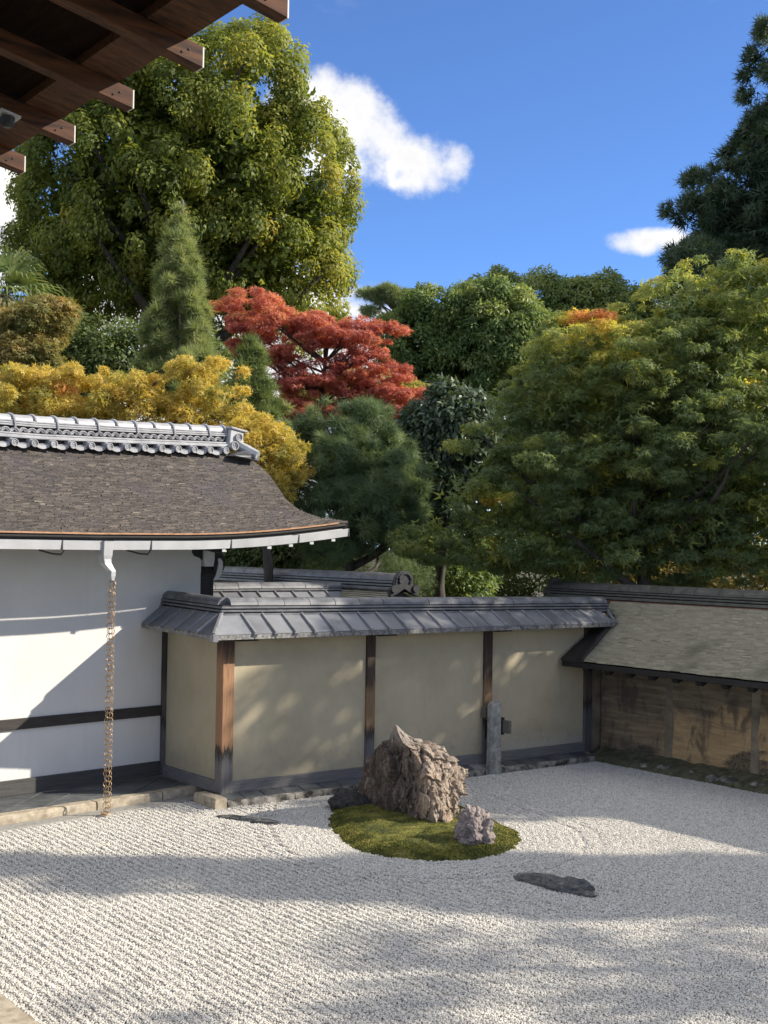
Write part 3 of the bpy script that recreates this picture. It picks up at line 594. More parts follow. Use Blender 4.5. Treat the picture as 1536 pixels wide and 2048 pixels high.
# hip cover on the corner and its corner tile
part('hip_tile', MB().tube([(5.80,10.175,1.585),(5.92,10.315,1.665),(6.04,10.45,1.762)], 0.022, 6), M['batten'], rf)
part('corner_tile', MB().box((5.785,10.16,1.515),(5.845,10.22,1.592)), M['batten'], rf, bev=0.006)
part('hip_tile', MB().tube([(11.06,10.18,1.57),(11.12,10.31,1.64),(11.20,10.45,1.71)], 0.018, 6), M['batten'], rf)
ridge(yw, [(6.13,11.66),(6.13,10.53),(11.20,10.53)], [0.025,0.0,-0.05], [(0.120,1.735,1.759),(0.110,1.770,1.791),(0.102,1.802,1.822)], (0.090,1.833,0.072), 0.30, 'tile_dark')
# ================================================================== white gate building
gb = empty('gate_building', tuple(wl(-1.5,0,0)), 'white plastered gate building with weathered shingle roof and silver tiled ridge', 'building')
part('wall', MB().prism([wl(-4.5,0,0.09),wl(0.36,0,0.09),wl(0.36,-0.12,0.09),wl(-4.5,-0.12,0.09)], (0,0,2.45)), M['white'], gb)
part('rail', MB().prism([wl(-4.5,0.028,0.685),wl(-0.045,0.028,0.685),wl(-0.045,0.001,0.685),wl(-4.5,0.001,0.685)], (0,0,0.10)), M['dark_wood'], gb, bev=0.004)
part('base_board', MB().prism([wl(-4.5,0.034,0.09),wl(-0.045,0.034,0.09),wl(-0.045,0.001,0.09),wl(-4.5,0.001,0.09)], (0,0,0.142)), M['base_dark'], gb, bev=0.004)
# round corner post with a white-faced carved nose and bearing blocks
ctr = wl(0.44,-0.06,0)
pst = MB().tube([ctr+(0,0,0.1), ctr+(0,0,2.10), ctr+(0,0,2.16), ctr+(0,0,2.18)], [0.105,0.105,0.08,0.04], 16); cp_ = part('corner_post', pst, M['black_wood'], gb, smooth=False)
E3 = np.array([E1[0],E1[1],0]); N3 = np.array([EN[0],EN[1],0]); Z3 = np.array([0,0,1.])
part('bearing_block', MB().prism([ctr+E3*x_+N3*0.09+Z3*z_ for x_, z_ in ((-0.055,2.17),(0.055,2.17),(0.07,2.24),(0.07,2.33),(-0.07,2.33),(-0.07,2.24))], -N3*0.18), M['white_paint'], cp_)
part('bracket_arm', MB().prism([ctr+E3*x_+N3*0.075+Z3*z_ for x_, z_ in ((-0.20,2.36),(-0.20,2.31),(-0.17,2.275),(-0.11,2.26),(-0.075,2.235),(-0.072,2.36))], -N3*0.15), M['black_wood'], cp_)
part('bracket_arm', MB().prism([ctr+E3*x_+N3*0.075+Z3*z_ for x_, z_ in ((0.072,2.36),(0.072,2.245),(0.11,2.26),(0.16,2.275),(0.19,2.31),(0.20,2.36))], -N3*0.15), M['black_wood'], cp_)
nose = [(0.08,2.02),(0.15,2.04),(0.205,2.11),(0.235,2.17),(0.235,2.25),(0.20,2.30),(0.14,2.30),(0.10,2.26),(0.09,2.18)]
part('carved_nose', MB().prism([ctr+E3*x_+N3*0.055+Z3*z_ for x_, z_ in nose], -N3*0.11), M['black_wood'], cp_)
nf = [(0.075,2.025),(0.14,2.035),(0.185,2.10),(0.20,2.16),(0.195,2.22),(0.165,2.255),(0.135,2.25),(0.142,2.20),(0.13,2.14),(0.11,2.08)]
part('carved_face', MB().prism([ctr+E3*x_+N3*0.068+Z3*z_ for x_, z_ in nf], -N3*0.014), M['white_paint'], cp_)
# wall plate and dark soffit
part('wall_plate', MB().prism([wl(-4.5,0.04,2.40),wl(1.1,0.04,2.40),wl(1.1,-0.16,2.40),wl(-4.5,-0.16,2.40)], (0,0,0.12)), M['dark_wood'], gb)
# roof surface: rows from eave (t=0) to ridge (t=1); right verge follows the measured curve
def eave_z(e):   # gutter/eave line lifts towards the free end
    return 2.475+0.015*np.clip((e+1.5)/1.2,0,1)+0.155*np.clip((e+0.55)/2.05,0,1)**1.7
ROFF, RRUN = 0.90, 1.50
def roof_n(t): return ROFF-RRUN*(1-(1-t)**1.12)
def roof_z(e, t): return eave_z(e)*(1-t)+3.315*t+0.085*t*np.clip((e+1.5)/2.6,0,1.05)**1.2-0.075*math.sin(math.pi*t)
def verge_e(t):
    ypx = 1045-140*t; xpx = float(np.interp(ypx, [905,925,940,962,985,1010,1030,1045], [490,522,540,557,572,600,640,697]))
    n_ = roof_n(t); d = ray(xpx, ypx)[:2]; A = np.array([[d[0],-E1[0]],[d[1],-E1[1]]]); s = np.linalg.solve(A, WB+EN*n_); return float(s[1])
rows = 84; tt = np.linspace(0,1,rows+1); ev = [verge_e(t) for t in tt]; e_left = -4.2
def rp_(e, t, lift=0.0): p = wl(e, roof_n(t), 0); p[2] = roof_z(e, t)+lift; return p
# deck under the shingles
kc = 30; V = []; F = []
for i in range(0, rows+1, 4):
    for k in range(kc+1): e = e_left+(ev[i]-0.01-e_left)*k/kc; V.append(rp_(e, tt[i], -0.03))
nr = len(range(0, rows+1, 4)); F = [(i*(kc+1)+k, i*(kc+1)+k+1, (i+1)*(kc+1)+k+1, (i+1)*(kc+1)+k) for i in range(nr-1) for k in range(kc)]
deck = part('roof', MB().add(V, F), M['dark_wood'], gb)
# back slope and verge thickness
V = []; F = []
for i in range(0, rows+1, 4):
    for k in range(kc+1):
        e = e_left+(ev[i]-e_left)*k/kc; p = rp_(e, tt[i], 0.0); q = wl(e, -1.38-(roof_n(tt[i])+0.6), 0); V.append((q[0], q[1], p[2]))
part('back_slope', MB().add(V, F+[(i*(kc+1)+k, (i+1)*(kc+1)+k, (i+1)*(kc+1)+k+1, i*(kc+1)+k+1) for i in range(nr-1) for k in range(kc)]), M['bark'], deck)
V = []; F = []
for i in range(0, rows+1, 2):
    p = rp_(ev[i], tt[i], 0.012); q = rp_(ev[i]-0.02, tt[i], -0.075); p2 = wl(ev[i], -1.38-(roof_n(tt[i])+0.6), p[2]); q2 = wl(ev[i]-0.02, -1.38-(roof_n(tt[i])+0.6), q[2]); V += [p, q, q2, p2]
F = []
for i in range(rows//2): F += [(4*i,4*i+1,4*i+5,4*i+4), (4*i+1,4*i+2,4*i+6,4*i+5), (4*i+2,4*i+3,4*i+7,4*i+6), (4*i+3,4*i,4*i+4,4*i+7)]
part('verge_board', MB().add(V, F), M['dark_wood'], deck)
# shingles: every course a row of thin slips with uneven ends
rs = np.random.default_rng(5); V = []; F = []; T = []
for i in range(rows):
    e = e_left; t0 = tt[i]
    while e < ev[i]-0.005:
        w = rs.uniform(0.04,0.11); e1 = min(e+w, ev[i]); b0 = rs.normal(0,0.0035); a = rp_(e, max(0,t0+b0), 0.014+rs.uniform(0,0.006)); b_ = rp_(e1-0.002, max(0,t0+b0), 0.014+rs.uniform(0,0.006))
        t1 = min(1, t0+1.35/rows); c = rp_(e1-0.002, t1, 0.005); d = rp_(e, t1, 0.005); a2 = a-(0,0,0.017); b2 = b_-(0,0,0.017)
        k = len(V); V += [a,b_,c,d,a2,b2]; F += [(k,k+1,k+2,k+3),(k+4,k+5,k+1,k)]; tn = float(np.clip(rs.normal(0.45,0.17),0,1)); T += [tn,tn]; e = e1
me = npmesh('shingles', np.array(V)-origin(deck), np.array(F), np.array(T)); sh = link('shingles', me, M['bark'], deck); sh['kind'] = 'stuff'
# eave build-up: copper strip, dark layered edge, eave board
def eave_strip(name, n0, n1, z0, z1, mt, par, e_end, k=40):
    V = []; F = []
    for i in range(k+1):
        e = e_left+(e_end-e_left)*i/k; z = eave_z(e)
        for n_, zz_ in ((n1,z0),(n1,z1),(n0,z1),(n0,z0)): V.append(wl(e, n_, z+zz_))
    for i in range(k):
        for j in range(4): F.append((i*4+j,i*4+(j+1)%4,(i+1)*4+(j+1)%4,(i+1)*4+j))
    F += [(3,2,1,0),(4*k,4*k+1,4*k+2,4*k+3)]
    return part(name, MB().add(V, F), M[mt], par)
eave_strip('copper_strip', ROFF-0.1, ROFF+0.012, -0.004, 0.010, 'copper', deck, ev[0]-0.15)
eave_strip('eave_layer', ROFF-0.2, ROFF-0.004, -0.035, -0.005, 'black_wood', deck, ev[0]-0.04)
eave_strip('eave_layer', ROFF-0.3, ROFF-0.035, -0.075, -0.036, 'base_dark', deck, ev[0]-0.1)
eave_strip('soffit', -0.1, ROFF-0.06, -0.10, -0.077, 'black_wood', deck, ev[0]-0.2)
# gutter in segments, with straps
gz = lambda e: eave_z(e)-0.062
gsegs = [-4.2,-2.80,-1.88,-0.965,-0.045,0.815,1.51]
for a, b_ in zip(gsegs[:-1], gsegs[1:]):
    V = []; F = []; k = 10; prof = [(0.90,0.0),(0.905,-0.075),(0.985,-0.078),(0.992,0.002),(0.986,0.002),(0.979,-0.071),(0.911,-0.069),(0.906,0.0)]
    for i in range(k+1):
        e = a+0.003+(b_-a-0.006)*i/k
        for n_, z_ in prof: V.append(wl(e, n_, gz(e)+z_))
    q = len(prof)
    for i in range(k):
        for j in range(q): F.append((i*q+j,i*q+(j+1)%q,(i+1)*q+(j+1)%q,(i+1)*q+j))
    F += [tuple(range(q)), tuple(range(k*q+q-1,k*q-1,-1))]
    gs = part('gutter', MB().add(V, F), M['gutter'], gb)
    ej = b_; part('gutter_joint', MB().prism([wl(ej-0.006,0.994,gz(ej)-0.08),wl(ej+0.006,0.994,gz(ej)-0.08),wl(ej+0.006,0.898,gz(ej)-0.08),wl(ej-0.006,0.898,gz(ej)-0.08)], (0,0,0.084)), M['iron'], gs)
    em = (a+b_)/2
for e in (-1.86,-0.97,-0.10):
    part('gutter_hook', MB().tube([wl(e-0.13,0.80,gz(e)-0.085), wl(e-0.06,0.90,gz(e)-0.115), wl(e-0.01,0.96,gz(e)-0.12), wl(e+0.01,0.975,gz(e)-0.08)], 0.008, 5), M['iron'], gb)
for e in (-0.12,0.44,0.72,1.0,1.3):
    part('gutter_strap', MB().prism([wl(e-0.02,0.975,gz(e)-0.11),wl(e+0.03,0.975,gz(e)-0.11),wl(e+0.03,0.965,gz(e)-0.11),wl(e-0.02,0.965,gz(e)-0.11)], (0,0,0.032)), M['gutter'], gb)
# outlet that tapers and steps inward
ec = -1.43
ds = [(0.0,0.10,0.13,0.0,0.95),(0.0,0.095,0.11,-0.13,0.95),(0.0,0.08,0.09,-0.16,0.955),(0.005,0.075,0.085,-0.20,0.96),(0.03,0.06,0.07,-0.245,0.985),(0.045,0.052,0.055,-0.265,1.0),(0.045,0.05,0.05,-0.31,1.0),(0.045,0.03,0.04,-0.345,1.0)]
V = []; F = []
for (de, w, dd, z_, n_) in ds:
    for a, b_ in ((-1,-1),(1,-1),(1,1),(-1,1)): V.append(wl(ec+de+a*w/2, n_+b_*dd/2, gz(ec)+z_+0.003))
for i in range(len(ds)-1):
    for j in range(4): F.append((i*4+j,i*4+(j+1)%4,(i+1)*4+(j+1)%4,(i+1)*4+j))
F += [(0,1,2,3),tuple(range(len(ds)*4-1,len(ds)*4-5,-1))]
part('outlet', MB().add(V, F), M['gutter'], gb, bev=0.004)
# tiled ridge
RN = -0.60; re1 = 1.115
rz = lambda e: roof_z(e, 1.0)-3.345+0.012
KZ = 0.87
path = [wl(e_left,RN-0.09)[:2], wl(-1.2,RN-0.09)[:2], wl(-0.2,RN-0.09)[:2], wl(re1,RN-0.09)[:2]]
zo = [3.345+rz(q) for q in (e_left,-1.2,-0.2,re1)]
rd = part('ridge', sweep(path, zo, rect(0.10,-0.05,0.27*KZ)), M['black_wood'], deck)
for hw, z0, z1 in ((0.155,0.072,0.108),(0.140,0.112,0.132)): part('ridge_course', sweep(path, zo, rect(hw,z0*KZ,z1*KZ)), M['tile'], rd, bev=0.004)
for hw, z0, z1 in ((0.125,0.206,0.226),(0.118,0.230,0.250),(0.112,0.254,0.274)):
    part('ridge_course', sweep(path, zo, rect(hw,z0*KZ,z1*KZ)), M['tile'], rd, bev=0.004)
def rpt(e, n, z): p = wl(e, RN-0.09+n, 0); p[2] = 3.345+rz(e)+z*KZ; return p
# cap tiles, straps
e = re1
cnt = 0
while e > e_left+0.2:
    a, b_ = e-0.235, e
    V = []; F = []; hw = 0.095
    for q in (a+0.002, b_-0.002):
        for (u, z_) in half_round(hw, 0.276, 0.072): V.append(rpt(q, u, z_))
    k = 9; F = [(j, j+1, k+j+1, k+j) for j in range(k-1)]+[tuple(range(k-1,-1,-1)), tuple(range(k, 2*k)), (0,k,2*k-1,k-1)]
    part('ridge_tile', MB().add(V, F), M['tile'], rd)
    pts = [rpt(b_, u*1.06, z_) for u, z_ in half_round(hw+0.008, 0.276, 0.078)]
    part('ridge_lip', MB().tube(pts, 0.012, 5), M['tile'], rd)
    if cnt % 2 == 1: part('ridge_tie', MB().tube([rpt(b_, 0.135, 0.20), rpt(b_, 0.128, 0.24), rpt(b_, 0.112, 0.285), rpt(b_, 0.07, 0.34)], 0.013, 5), M['tile'], rd)
    cnt += 1; e -= 0.235
# interlaced wave row
e = re1-0.02
while e > e_left+0.1:
    for up_ in (0, 1):
        o_ = e-0.0475*up_; pts = []
        for k in range(7):
            an = math.pi*k/6; zz_ = 0.143+0.047*math.sin(an) if up_ else 0.196-0.047*math.sin(an)
            pts.append(rpt(o_-0.047+0.047*math.cos(an), 0.108+0.006*up_, zz_))
        part('wave_tile', MB().tube(pts, 0.0085, 4), M['tile'], rd)
    e -= 0.095
# round end tiles with a comma crest, curved pan tiles between
def disc(c, ax, r, thick, n=16):
    ax = np.array(ax, float); a = np.cross(ax, (0,0,1.)); a /= np.linalg.norm(a); b_ = np.cross(a, ax); V = []
    for (rr_, dd) in ((r,0),(r,thick),(r*0.80,thick),(r*0.78,thick*0.62)):
        for k in range(n): q = 2*math.pi*k/n; V.append(c+ax*dd+rr_*(math.cos(q)*a+math.sin(q)*b_))
    F = [(i*n+k, i*n+(k+1)%n, (i+1)*n+(k+1)%n, (i+1)*n+k) for i in range(3) for k in range(n)]+[tuple(range(3*n,4*n)), tuple(range(n-1,-1,-1))]
    mb = MB().add(V, F)
    for s in range(3):   # three swirling commas
        pts = []; rad = []
        for k in range(5): q = s*2*math.pi/3+k*0.42; rr_ = r*(0.22+0.095*k); pts.append(c+ax*(thick*0.70)+rr_*(math.cos(q)*a+math.sin(q)*b_)); rad.append(r*(0.15-0.028*k))
        mb.tube(pts, rad, 5)
    return mb
e = 1.035
while e > e_left+0.1:
    c = rpt(e, 0.205, 0.02); part('round_end_tile', disc(c, N3, 0.037, 0.02), M['tile'], rd)
    V = []; k = 6      # barrel behind the disc
    part('barrel_tile', MB().tube([rpt(e,0.10,0.055), c], 0.033, 8), M['tile'], rd)
    V = []; F = []
    for i in range(7):
        q = e-0.034-0.145*i/6; s = -0.02*math.sin(math.pi*i/6)
        V += [rpt(q,0.19,0.018+s), rpt(q,0.19,-0.012+s*1.3), rpt(q,0.08,0.048+s*0.6)]
    for i in range(6): F += [(3*i,3*i+1,3*i+4,3*i+3),(3*i,3*i+3,3*i+5,3*i+2)]
    part('pan_tile', MB().add(V, F), M['tile'], rd); e -= 0.213
# end ornament block
og = part('end_ornament', MB().prism([rpt(re1-0.005,0.17,0.06),rpt(re1+0.20,0.16,0.04),rpt(re1+0.215,0.16,0.27),rpt(re1+0.02,0.17,0.30)], -N3*0.30), M['tile'], rd, bev=0.008)
part('ornament_cap', MB().prism([rpt(re1+0.01,0.19,0.302),rpt(re1+0.25,0.18,0.262),rpt(re1+0.25,0.18,0.292),rpt(re1+0.01,0.19,0.336)], -N3*0.34), M['tile'], rd, bev=0.008)
part('round_end_tile', disc(rpt(re1+0.125,0.165,0.195), N3, 0.047, 0.03), M['tile'], rd)
part('round_end_tile', disc(rpt(re1+0.055,0.17,0.085), N3, 0.050, 0.04), M['tile'], rd)
part('barrel_tile', MB().tube([rpt(re1+0.16,0.13,0.10), rpt(re1+0.22,0.24,0.03), rpt(re1+0.27,0.34,-0.03)], [0.055,0.055,0.05], 8), M['tile'], rd)
part('pan_tile', MB().prism([rpt(re1-0.03,0.30,-0.045),rpt(re1+0.10,0.33,0.015),rpt(re1+0.30,0.33,-0.035),rpt(re1+0.30,0.33,-0.10),rpt(re1+0.05,0.31,-0.06)], -N3*0.16), M['tile_dark'], rd, bev=0.004)
# ---- rain chain of paired rings
rc = empty('rain_chain', tuple(wl(ec+0.045,1.0,0.0)), 'long brass rain chain of paired rings hanging from the gutter outlet', 'rain chain')
def torus(R, r, n=12, k=4):
    V = []; F = []
    for i in range(n):
        a = 2*math.pi*i/n
        for j in range(k): b_ = 2*math.pi*j/k; V.append(((R+r*math.cos(b_))*math.cos(a), r*math.sin(b_), (R+r*math.cos(b_))*math.sin(a)))
    for i in range(n):
        for j in range(k): F.append((i*k+j, i*k+(j+1)%k, ((i+1)%n)*k+(j+1)%k, ((i+1)%n)*k+j))
    return MB().add(V, F)
rm = torus(0.026, 0.0034).mesh('ring'); rm.materials.append(M['gold'])
z = gz(ec)-0.375; k = 0; va = math.atan2(RT[1], RT[0])
while z > 0.06:
    for s in (-1, 1):
        o = link('ring', rm, None, rc, (RH[0]*0.009*s+random.uniform(-.002,.002), RH[1]*0.009*s, z), (random.uniform(-.1,.1), 0.0, va+s*(0.5 if k % 2 else -0.15)+random.uniform(-.15,.15)))
    z -= 0.046; k += 1
for q in range(5):
    o = link('ring', rm, None, rc, (random.uniform(-.02,.02)-0.01, random.uniform(-.02,.02), 0.022+0.006*q), (1.4+random.uniform(-.25,.25), random.uniform(-.2,.2), random.uniform(0,3)))
# ================================================================== old clay wall on the right
cw = empty('clay_wall', (11.4,4.0,0.0), 'old stained clay wall with a grey shingle roof and mossy tiled ridge', 'wall')
XW, XE_, YN = 11.12, 10.40, -3.0
ys_ = np.linspace(10.43, YN, 90); zs_ = np.linspace(0.0, 1.42, 16); V = []; F = []
for y in ys_:
    for z in zs_:
        w = 0.022*(mnoise.fractal(Vector((1.7, y*2.2, z*3.0)), 1.0, 2.0, 4))
        V.append((XW-0.03*(1-z/1.6)+w, y, z))
k = len(zs_); F = [(i*k+j, i*k+j+1, (i+1)*k+j+1, (i+1)*k+j) for i in range(len(ys_)-1) for j in range(k-1)]
part('clay_body', MB().add(V, F), M['clay'], cw, smooth=True)
part('clay_core', MB().box((XW+0.06,YN,-0.02),(12.0,10.44,1.40)), M['clay_post'], cw)
for y in (9.42, 8.28, 6.9, 5.4): part('clay_pier', MB().hexa([(XW-0.045,y-0.055,0.12),(XW+0.05,y-0.055,0.12),(XW+0.05,y+0.055,0.12),(XW-0.045,y+0.055,0.12)], [(XW-0.012,y-0.05,1.4),(XW+0.05,y-0.05,1.4),(XW+0.05,y+0.05,1.4),(XW-0.012,y+0.05,1.4)]), M['clay_post'], cw, bev=0.012)
# mossy footing
V = []; F = []; ys2 = np.linspace(10.36, YN, 220); prof = [(10.80,-0.03),(10.815,0.03),(10.86,0.065),(10.93,0.085),(11.0,0.105),(11.08,0.13),(11.14,0.15)]
for y in ys2:
    for (x, z) in prof:
        n_ = mnoise.fractal(Vector((x*6, y*4.0, 3.3)), 1.0, 2.0, 5); V.append((x+0.018*n_*(x < 11.05), y, max(-0.03, z+0.028*n_)))
k = len(prof); F = [(i*k+j, i*k+j+1, (i+1)*k+j+1, (i+1)*k+j) for i in range(len(ys2)-1) for j in range(k-1)]
part('footing', MB().add(V, F), M['base_earth'], cw, smooth=False)
def lump(c, r, seed, sub=3, amp=0.22, fr=1.6, rot=0.0, flat=0.0):
    import bmesh
    bm = bmesh.new(); bmesh.ops.create_icosphere(bm, subdivisions=sub, radius=1.0)
    V = []; cr, sr = math.cos(rot), math.sin(rot)
    for v in bm.verts:
        p = v.co; n_ = mnoise.fractal(p*fr+Vector((seed*3.1,seed*1.7,seed)), 0.9, 2.1, 5)+0.5*mnoise.cell(p*2.2+Vector((seed,0,0)))*0.4
        q = p*(1+amp*n_); x, y, z = q.x*r[0], q.y*r[1], q.z*r[2]
        V.append((c[0]+x*cr-y*sr, c[1]+x*sr+y*cr, c[2]+z))
    F = [tuple(v.index for v in f.verts) for f in bm.faces]; bm.free(); return MB().add(V, F)
for i, (y, r_) in enumerate(((9.55,0.05),(9.30,0.065),(8.95,0.05),(8.62,0.06),(8.45,0.075),(8.1,0.06),(7.85,0.055))):
    part('footing_stone', lump((10.86+0.02*(i%3),y,0.045), (r_*0.8,r_*1.6,r_*0.75), 40+i, 2), M['kerb_dark'], cw, smooth=False)
part('panel', MB().box((10.95,10.462,0.05),(11.2,10.474,1.5)), M['clay_post'], cw)
# roof: sheathing, eave board, shingle courses, rafters
YE = 10.05; zE, zR, XR = 1.165, 1.79, 11.47
crf = part('roof', MB().hexa([(XE_+0.02,YN,zE-0.07),(XE_+0.02,YE+0.02,zE-0.07),(XR,YE+0.62,zR-0.07),(XR,YN,zR-0.07)], [(XE_+0.02,YN,zE-0.045),(XE_+0.02,YE+0.02,zE-0.045),(XR,YE+0.62,zR-0.045),(XR,YN,zR-0.045)]), M['dark_wood'], cw)
part('back_slope', MB().hexa([(12.6,YN,zE),(12.6,10.9,zE),(XR+0.1,10.9,zR),(XR+0.1,YN,zR)][::-1], [(12.6,YN,zE+0.03),(12.6,10.9,zE+0.03),(XR+0.1,10.9,zR+0.03),(XR+0.1,YN,zR+0.03)][::-1]), M['kokera'], crf)
part('eave_board', MB().box((XE_,YN,zE-0.075),(XE_+0.05,YE+0.33,zE-0.018)), M['black_wood'], crf, bev=0.004)
part('flashing', MB().hexa([(XE_-0.01,YE-0.0,zE-0.02),(XE_-0.01,YE+0.34,zE-0.02),(XR-0.35,10.40,zR-0.21),(XR-0.35,10.24,zR-0.21)], [(XE_-0.01,YE-0.0,zE+0.012),(XE_-0.01,YE+0.34,zE+0.012),(XR-0.35,10.40,zR-0.17),(XR-0.35,10.24,zR-0.17)]), M['dark_wood'], crf, bev=0.004)
part('verge_batten', MB().hexa([(XE_-0.012,YE+0.0,zE-0.018),(XE_-0.012,YE+0.10,zE-0.018),(XR-0.3,YE+0.33,zR-0.18),(XR-0.3,YE+0.25,zR-0.18)], [(XE_-0.012,YE+0.0,zE+0.028),(XE_-0.012,YE+0.10,zE+0.028),(XR-0.3,YE+0.33,zR-0.13),(XR-0.3,YE+0.25,zR-0.13)]), M['black_wood'], crf, bev=0.004)
rs = np.random.default_rng(8); V = []; F = []; T = []; nrow = 50
for i in range(nrow):
    t0 = i/nrow; t1 = min(1, (i+1.4)/nrow); y = YN; yend = YE-0.01+0.60*t0
    while y < yend-0.004:
        y1 = min(y+rs.uniform(0.06,0.14), yend); b0 = rs.normal(0,0.002)
        def q(t, yy, l): return np.array((XE_+(XR-XE_)*t, yy, zE+(zR-zE)*t-0.03*math.sin(math.pi*t)+l))
        u = 0.013+rs.uniform(0,0.004); a = q(max(-0.01,t0+b0),y,u); b_ = q(max(-0.01,t0+b0),y1-0.002,u); c = q(t1,y1-0.002,0.003); d = q(t1,y,0.003)
        k = len(V); V += [a,b_,c,d,a-(0,0,0.015),b_-(0,0,0.015)]; F += [(k+3,k+2,k+1,k),(k,k+1,k+5,k+4)]; tn = float(np.clip(rs.normal(0.5,0.13),0,1)); T += [tn,tn]; y = y1
sh = link('shingles', npmesh('shingles', np.array(V)-origin(crf), np.array(F), np.array(T)), M['kokera'], crf); sh['kind'] = 'stuff'
y = YE-0.02
while y > YN:
    part('rafter', MB().prism([(XE_+0.05,y,zE-0.068),(XE_+0.05,y,zE-0.10),(XE_+0.08,y,zE-0.13),(XW+0.02,y,zE+0.20),(XW+0.02,y,zE+0.28)], (0,0.075,0)), M['black_wood'], cw, bev=0.003); y -= 0.315
part('wall_plate', MB().box((XW-0.08,YN,1.36),(XW+0.02,10.40,1.46)), M['dark_wood'], cw)
part('red_board', MB().box((XR-0.012,YN,zR-0.035),(XR+0.02,YE+0.75,zR+0.012)), M['red_board'], crf)
ridge(cw, [(11.60,YN),(11.60,11.70)], [0.0,0.012], [(0.138,1.80,1.832),(0.124,1.843,1.864),(0.114,1.875,1.894)], (0.10,1.904,0.082), 0.33, 'tile_green')
ee = part('end_ornament', MB().tube([(11.60,11.69,1.945),(11.60,11.74,1.945)], 0.105, 14), M['tile_green'], cw)
part('round_end_tile', MB().tube([(11.52,11.70,1.865),(11.52,11.80,1.865)], 0.05, 12), M['tile_green'], ee)
# ================================================================== roofs beyond the plaster wall
lw = empty('inner_wall', (8.2,12.6,0.0), 'second tile-capped wall just behind the ochre plaster wall', 'wall')
part('panel', MB().box((6.8,12.56,0.0),(9.1,12.66,1.74)), M['ochre'], lw)
lr = part('roof', MB().box((6.85,12.40,1.60),(9.1,12.85,1.66)), M['dark_wood'], lw)
plate_slope(lw, lr, (6.85,12.22,1.68), (9.16,12.22,1.68), (6.85,12.50,1.845), (9.20,12.50,1.845), list(np.linspace(0.05,0.965,10)))
plate_slope(lw, lr, (9.16,12.98,1.68), (6.85,12.98,1.68), (9.20,12.7,1.845), (6.85,12.7,1.845), list(np.linspace(0.05,0.95,6)), eave=False)
ridge(lw, [(6.85,12.60),(9.25,12.60)], [0,0], [(0.115,1.845,1.866),(0.105,1.877,1.896)], (0.085,1.907,0.068), 0.30, 'tile_dark')
bw = empty('garden_passage', (9.0,13.5,0.0), 'small gabled passage roof with pale shingles and an arched ridge end tile', 'building')
part('wall', MB().box((8.55,11.75,0.0),(9.45,16.5,1.62)), M['ochre'], bw)
br = part('roof', MB().prism([(8.28,11.62,1.58),(9.0,11.62,1.90),(9.72,11.62,1.58),(9.72,11.62,1.53),(8.28,11.62,1.53)], (0,5,0)), M['dark_wood'], bw)
V = []; F = []; T = []
for sgn in (-1, 1):
    for i in range(24):
        t0 = i/24; t1 = min(1,(i+1.3)/24); y = 11.52
        while y < 16.6:
            y1 = y+rs.uniform(0.08,0.16)
            def q(t, yy, l): return np.array((9.0+sgn*(0.78-0.72*t), yy, 1.575+0.345*t-0.05*math.sin(math.pi*t)+l))
            a,b_,c,d = q(t0,y,0.014),q(t0,y1,0.014),q(t1,y1,0.003),q(t1,y,0.003); k = len(V); V += [a,b_,c,d]; F.append((k+3,k+2,k+1,k) if sgn < 0 else (k,k+1,k+2,k+3)); T.append(float(np.clip(rs.normal(0.75,0.1),0,1))); y = y1
sh = link('shingles', npmesh('shingles', np.array(V)-origin(br), np.array(F), np.array(T)), M['kokera'], br); sh['kind'] = 'stuff'
part('gable_board', MB().prism([(8.20,11.56,1.53),(9.0,11.56,1.90),(9.80,11.56,1.53),(9.80,11.56,1.46),(9.0,11.56,1.80),(8.20,11.56,1.46)], (0,0.05,0)), M['dark_wood'], br)
ridge(bw, [(9.0,11.56),(9.0,16.5)], [0,0], [(0.13,1.91,1.942),(0.12,1.954,1.976),(0.11,1.988,2.010)], (0.09,2.022,0.08), 0.32, 'tile_dark')
arch = [(-0.20,1.84),(-0.20,1.93),(-0.13,1.96),(-0.12,2.06),(-0.07,2.12),(0,2.135),(0.07,2.12),(0.12,2.06),(0.13,1.96),(0.20,1.93),(0.20,1.84),(0.12,1.86),(0,1.925),(-0.12,1.86)]
eo = part('end_ornament', MB().prism([(9.0+u,11.54,z) for u, z in arch], (0,-0.06,0)), M['iron'], bw, bev=0.006)  # the near-black colour paints in its shade
part('ornament_rim', MB().tube([(9.0+0.085*math.cos(a),11.475,2.03+0.075*math.sin(a)) for a in np.linspace(-0.6,math.pi+0.6,12)], 0.014, 5), M['iron'], eo)
for s in (-1,1): part('scroll', MB().tube([(9.0+s*0.155,11.48,1.93),(9.0+s*0.155,11.46,1.93)], 0.045, 10), M['iron'], eo)
# ================================================================== stone pillar with its rail
pl = empty('stone_pillar', (9.30,10.30,0.0), 'slim lichened granite pillar with wooden rail ends standing before the ochre wall', 'pillar')
V = []; F = []; lv = [(-0.03,0.082),(0.12,0.078),(0.3,0.076),(0.5,0.075),(0.70,0.074),(0.742,0.070),(0.765,0.052)]
for z, hw in lv:
    for k in range(8):
        a = math.pi/4*k+math.pi/8; rr_ = hw*1.08 if True else hw; c_, s_ = math.cos(a), math.sin(a); m_ = max(abs(c_), abs(s_)); V.append((9.30+hw*c_/m_*0.98, 10.28+hw*s_/m_*0.98, z+(0.012*c_ if z > 0.73 else 0)))
for i in range(len(lv)-1):
    for k in range(8): F.append((i*8+k,i*8+(k+1)%8,(i+1)*8+(k+1)%8,(i+1)*8+k))
F.append(tuple(range(48,56))); part('shaft', MB().add(V, F), M['pillar'], pl, bev=0.006)
part('rail', MB().box((9.345,10.20,0.42),(9.375,10.36,0.60)), M['iron'], pl)
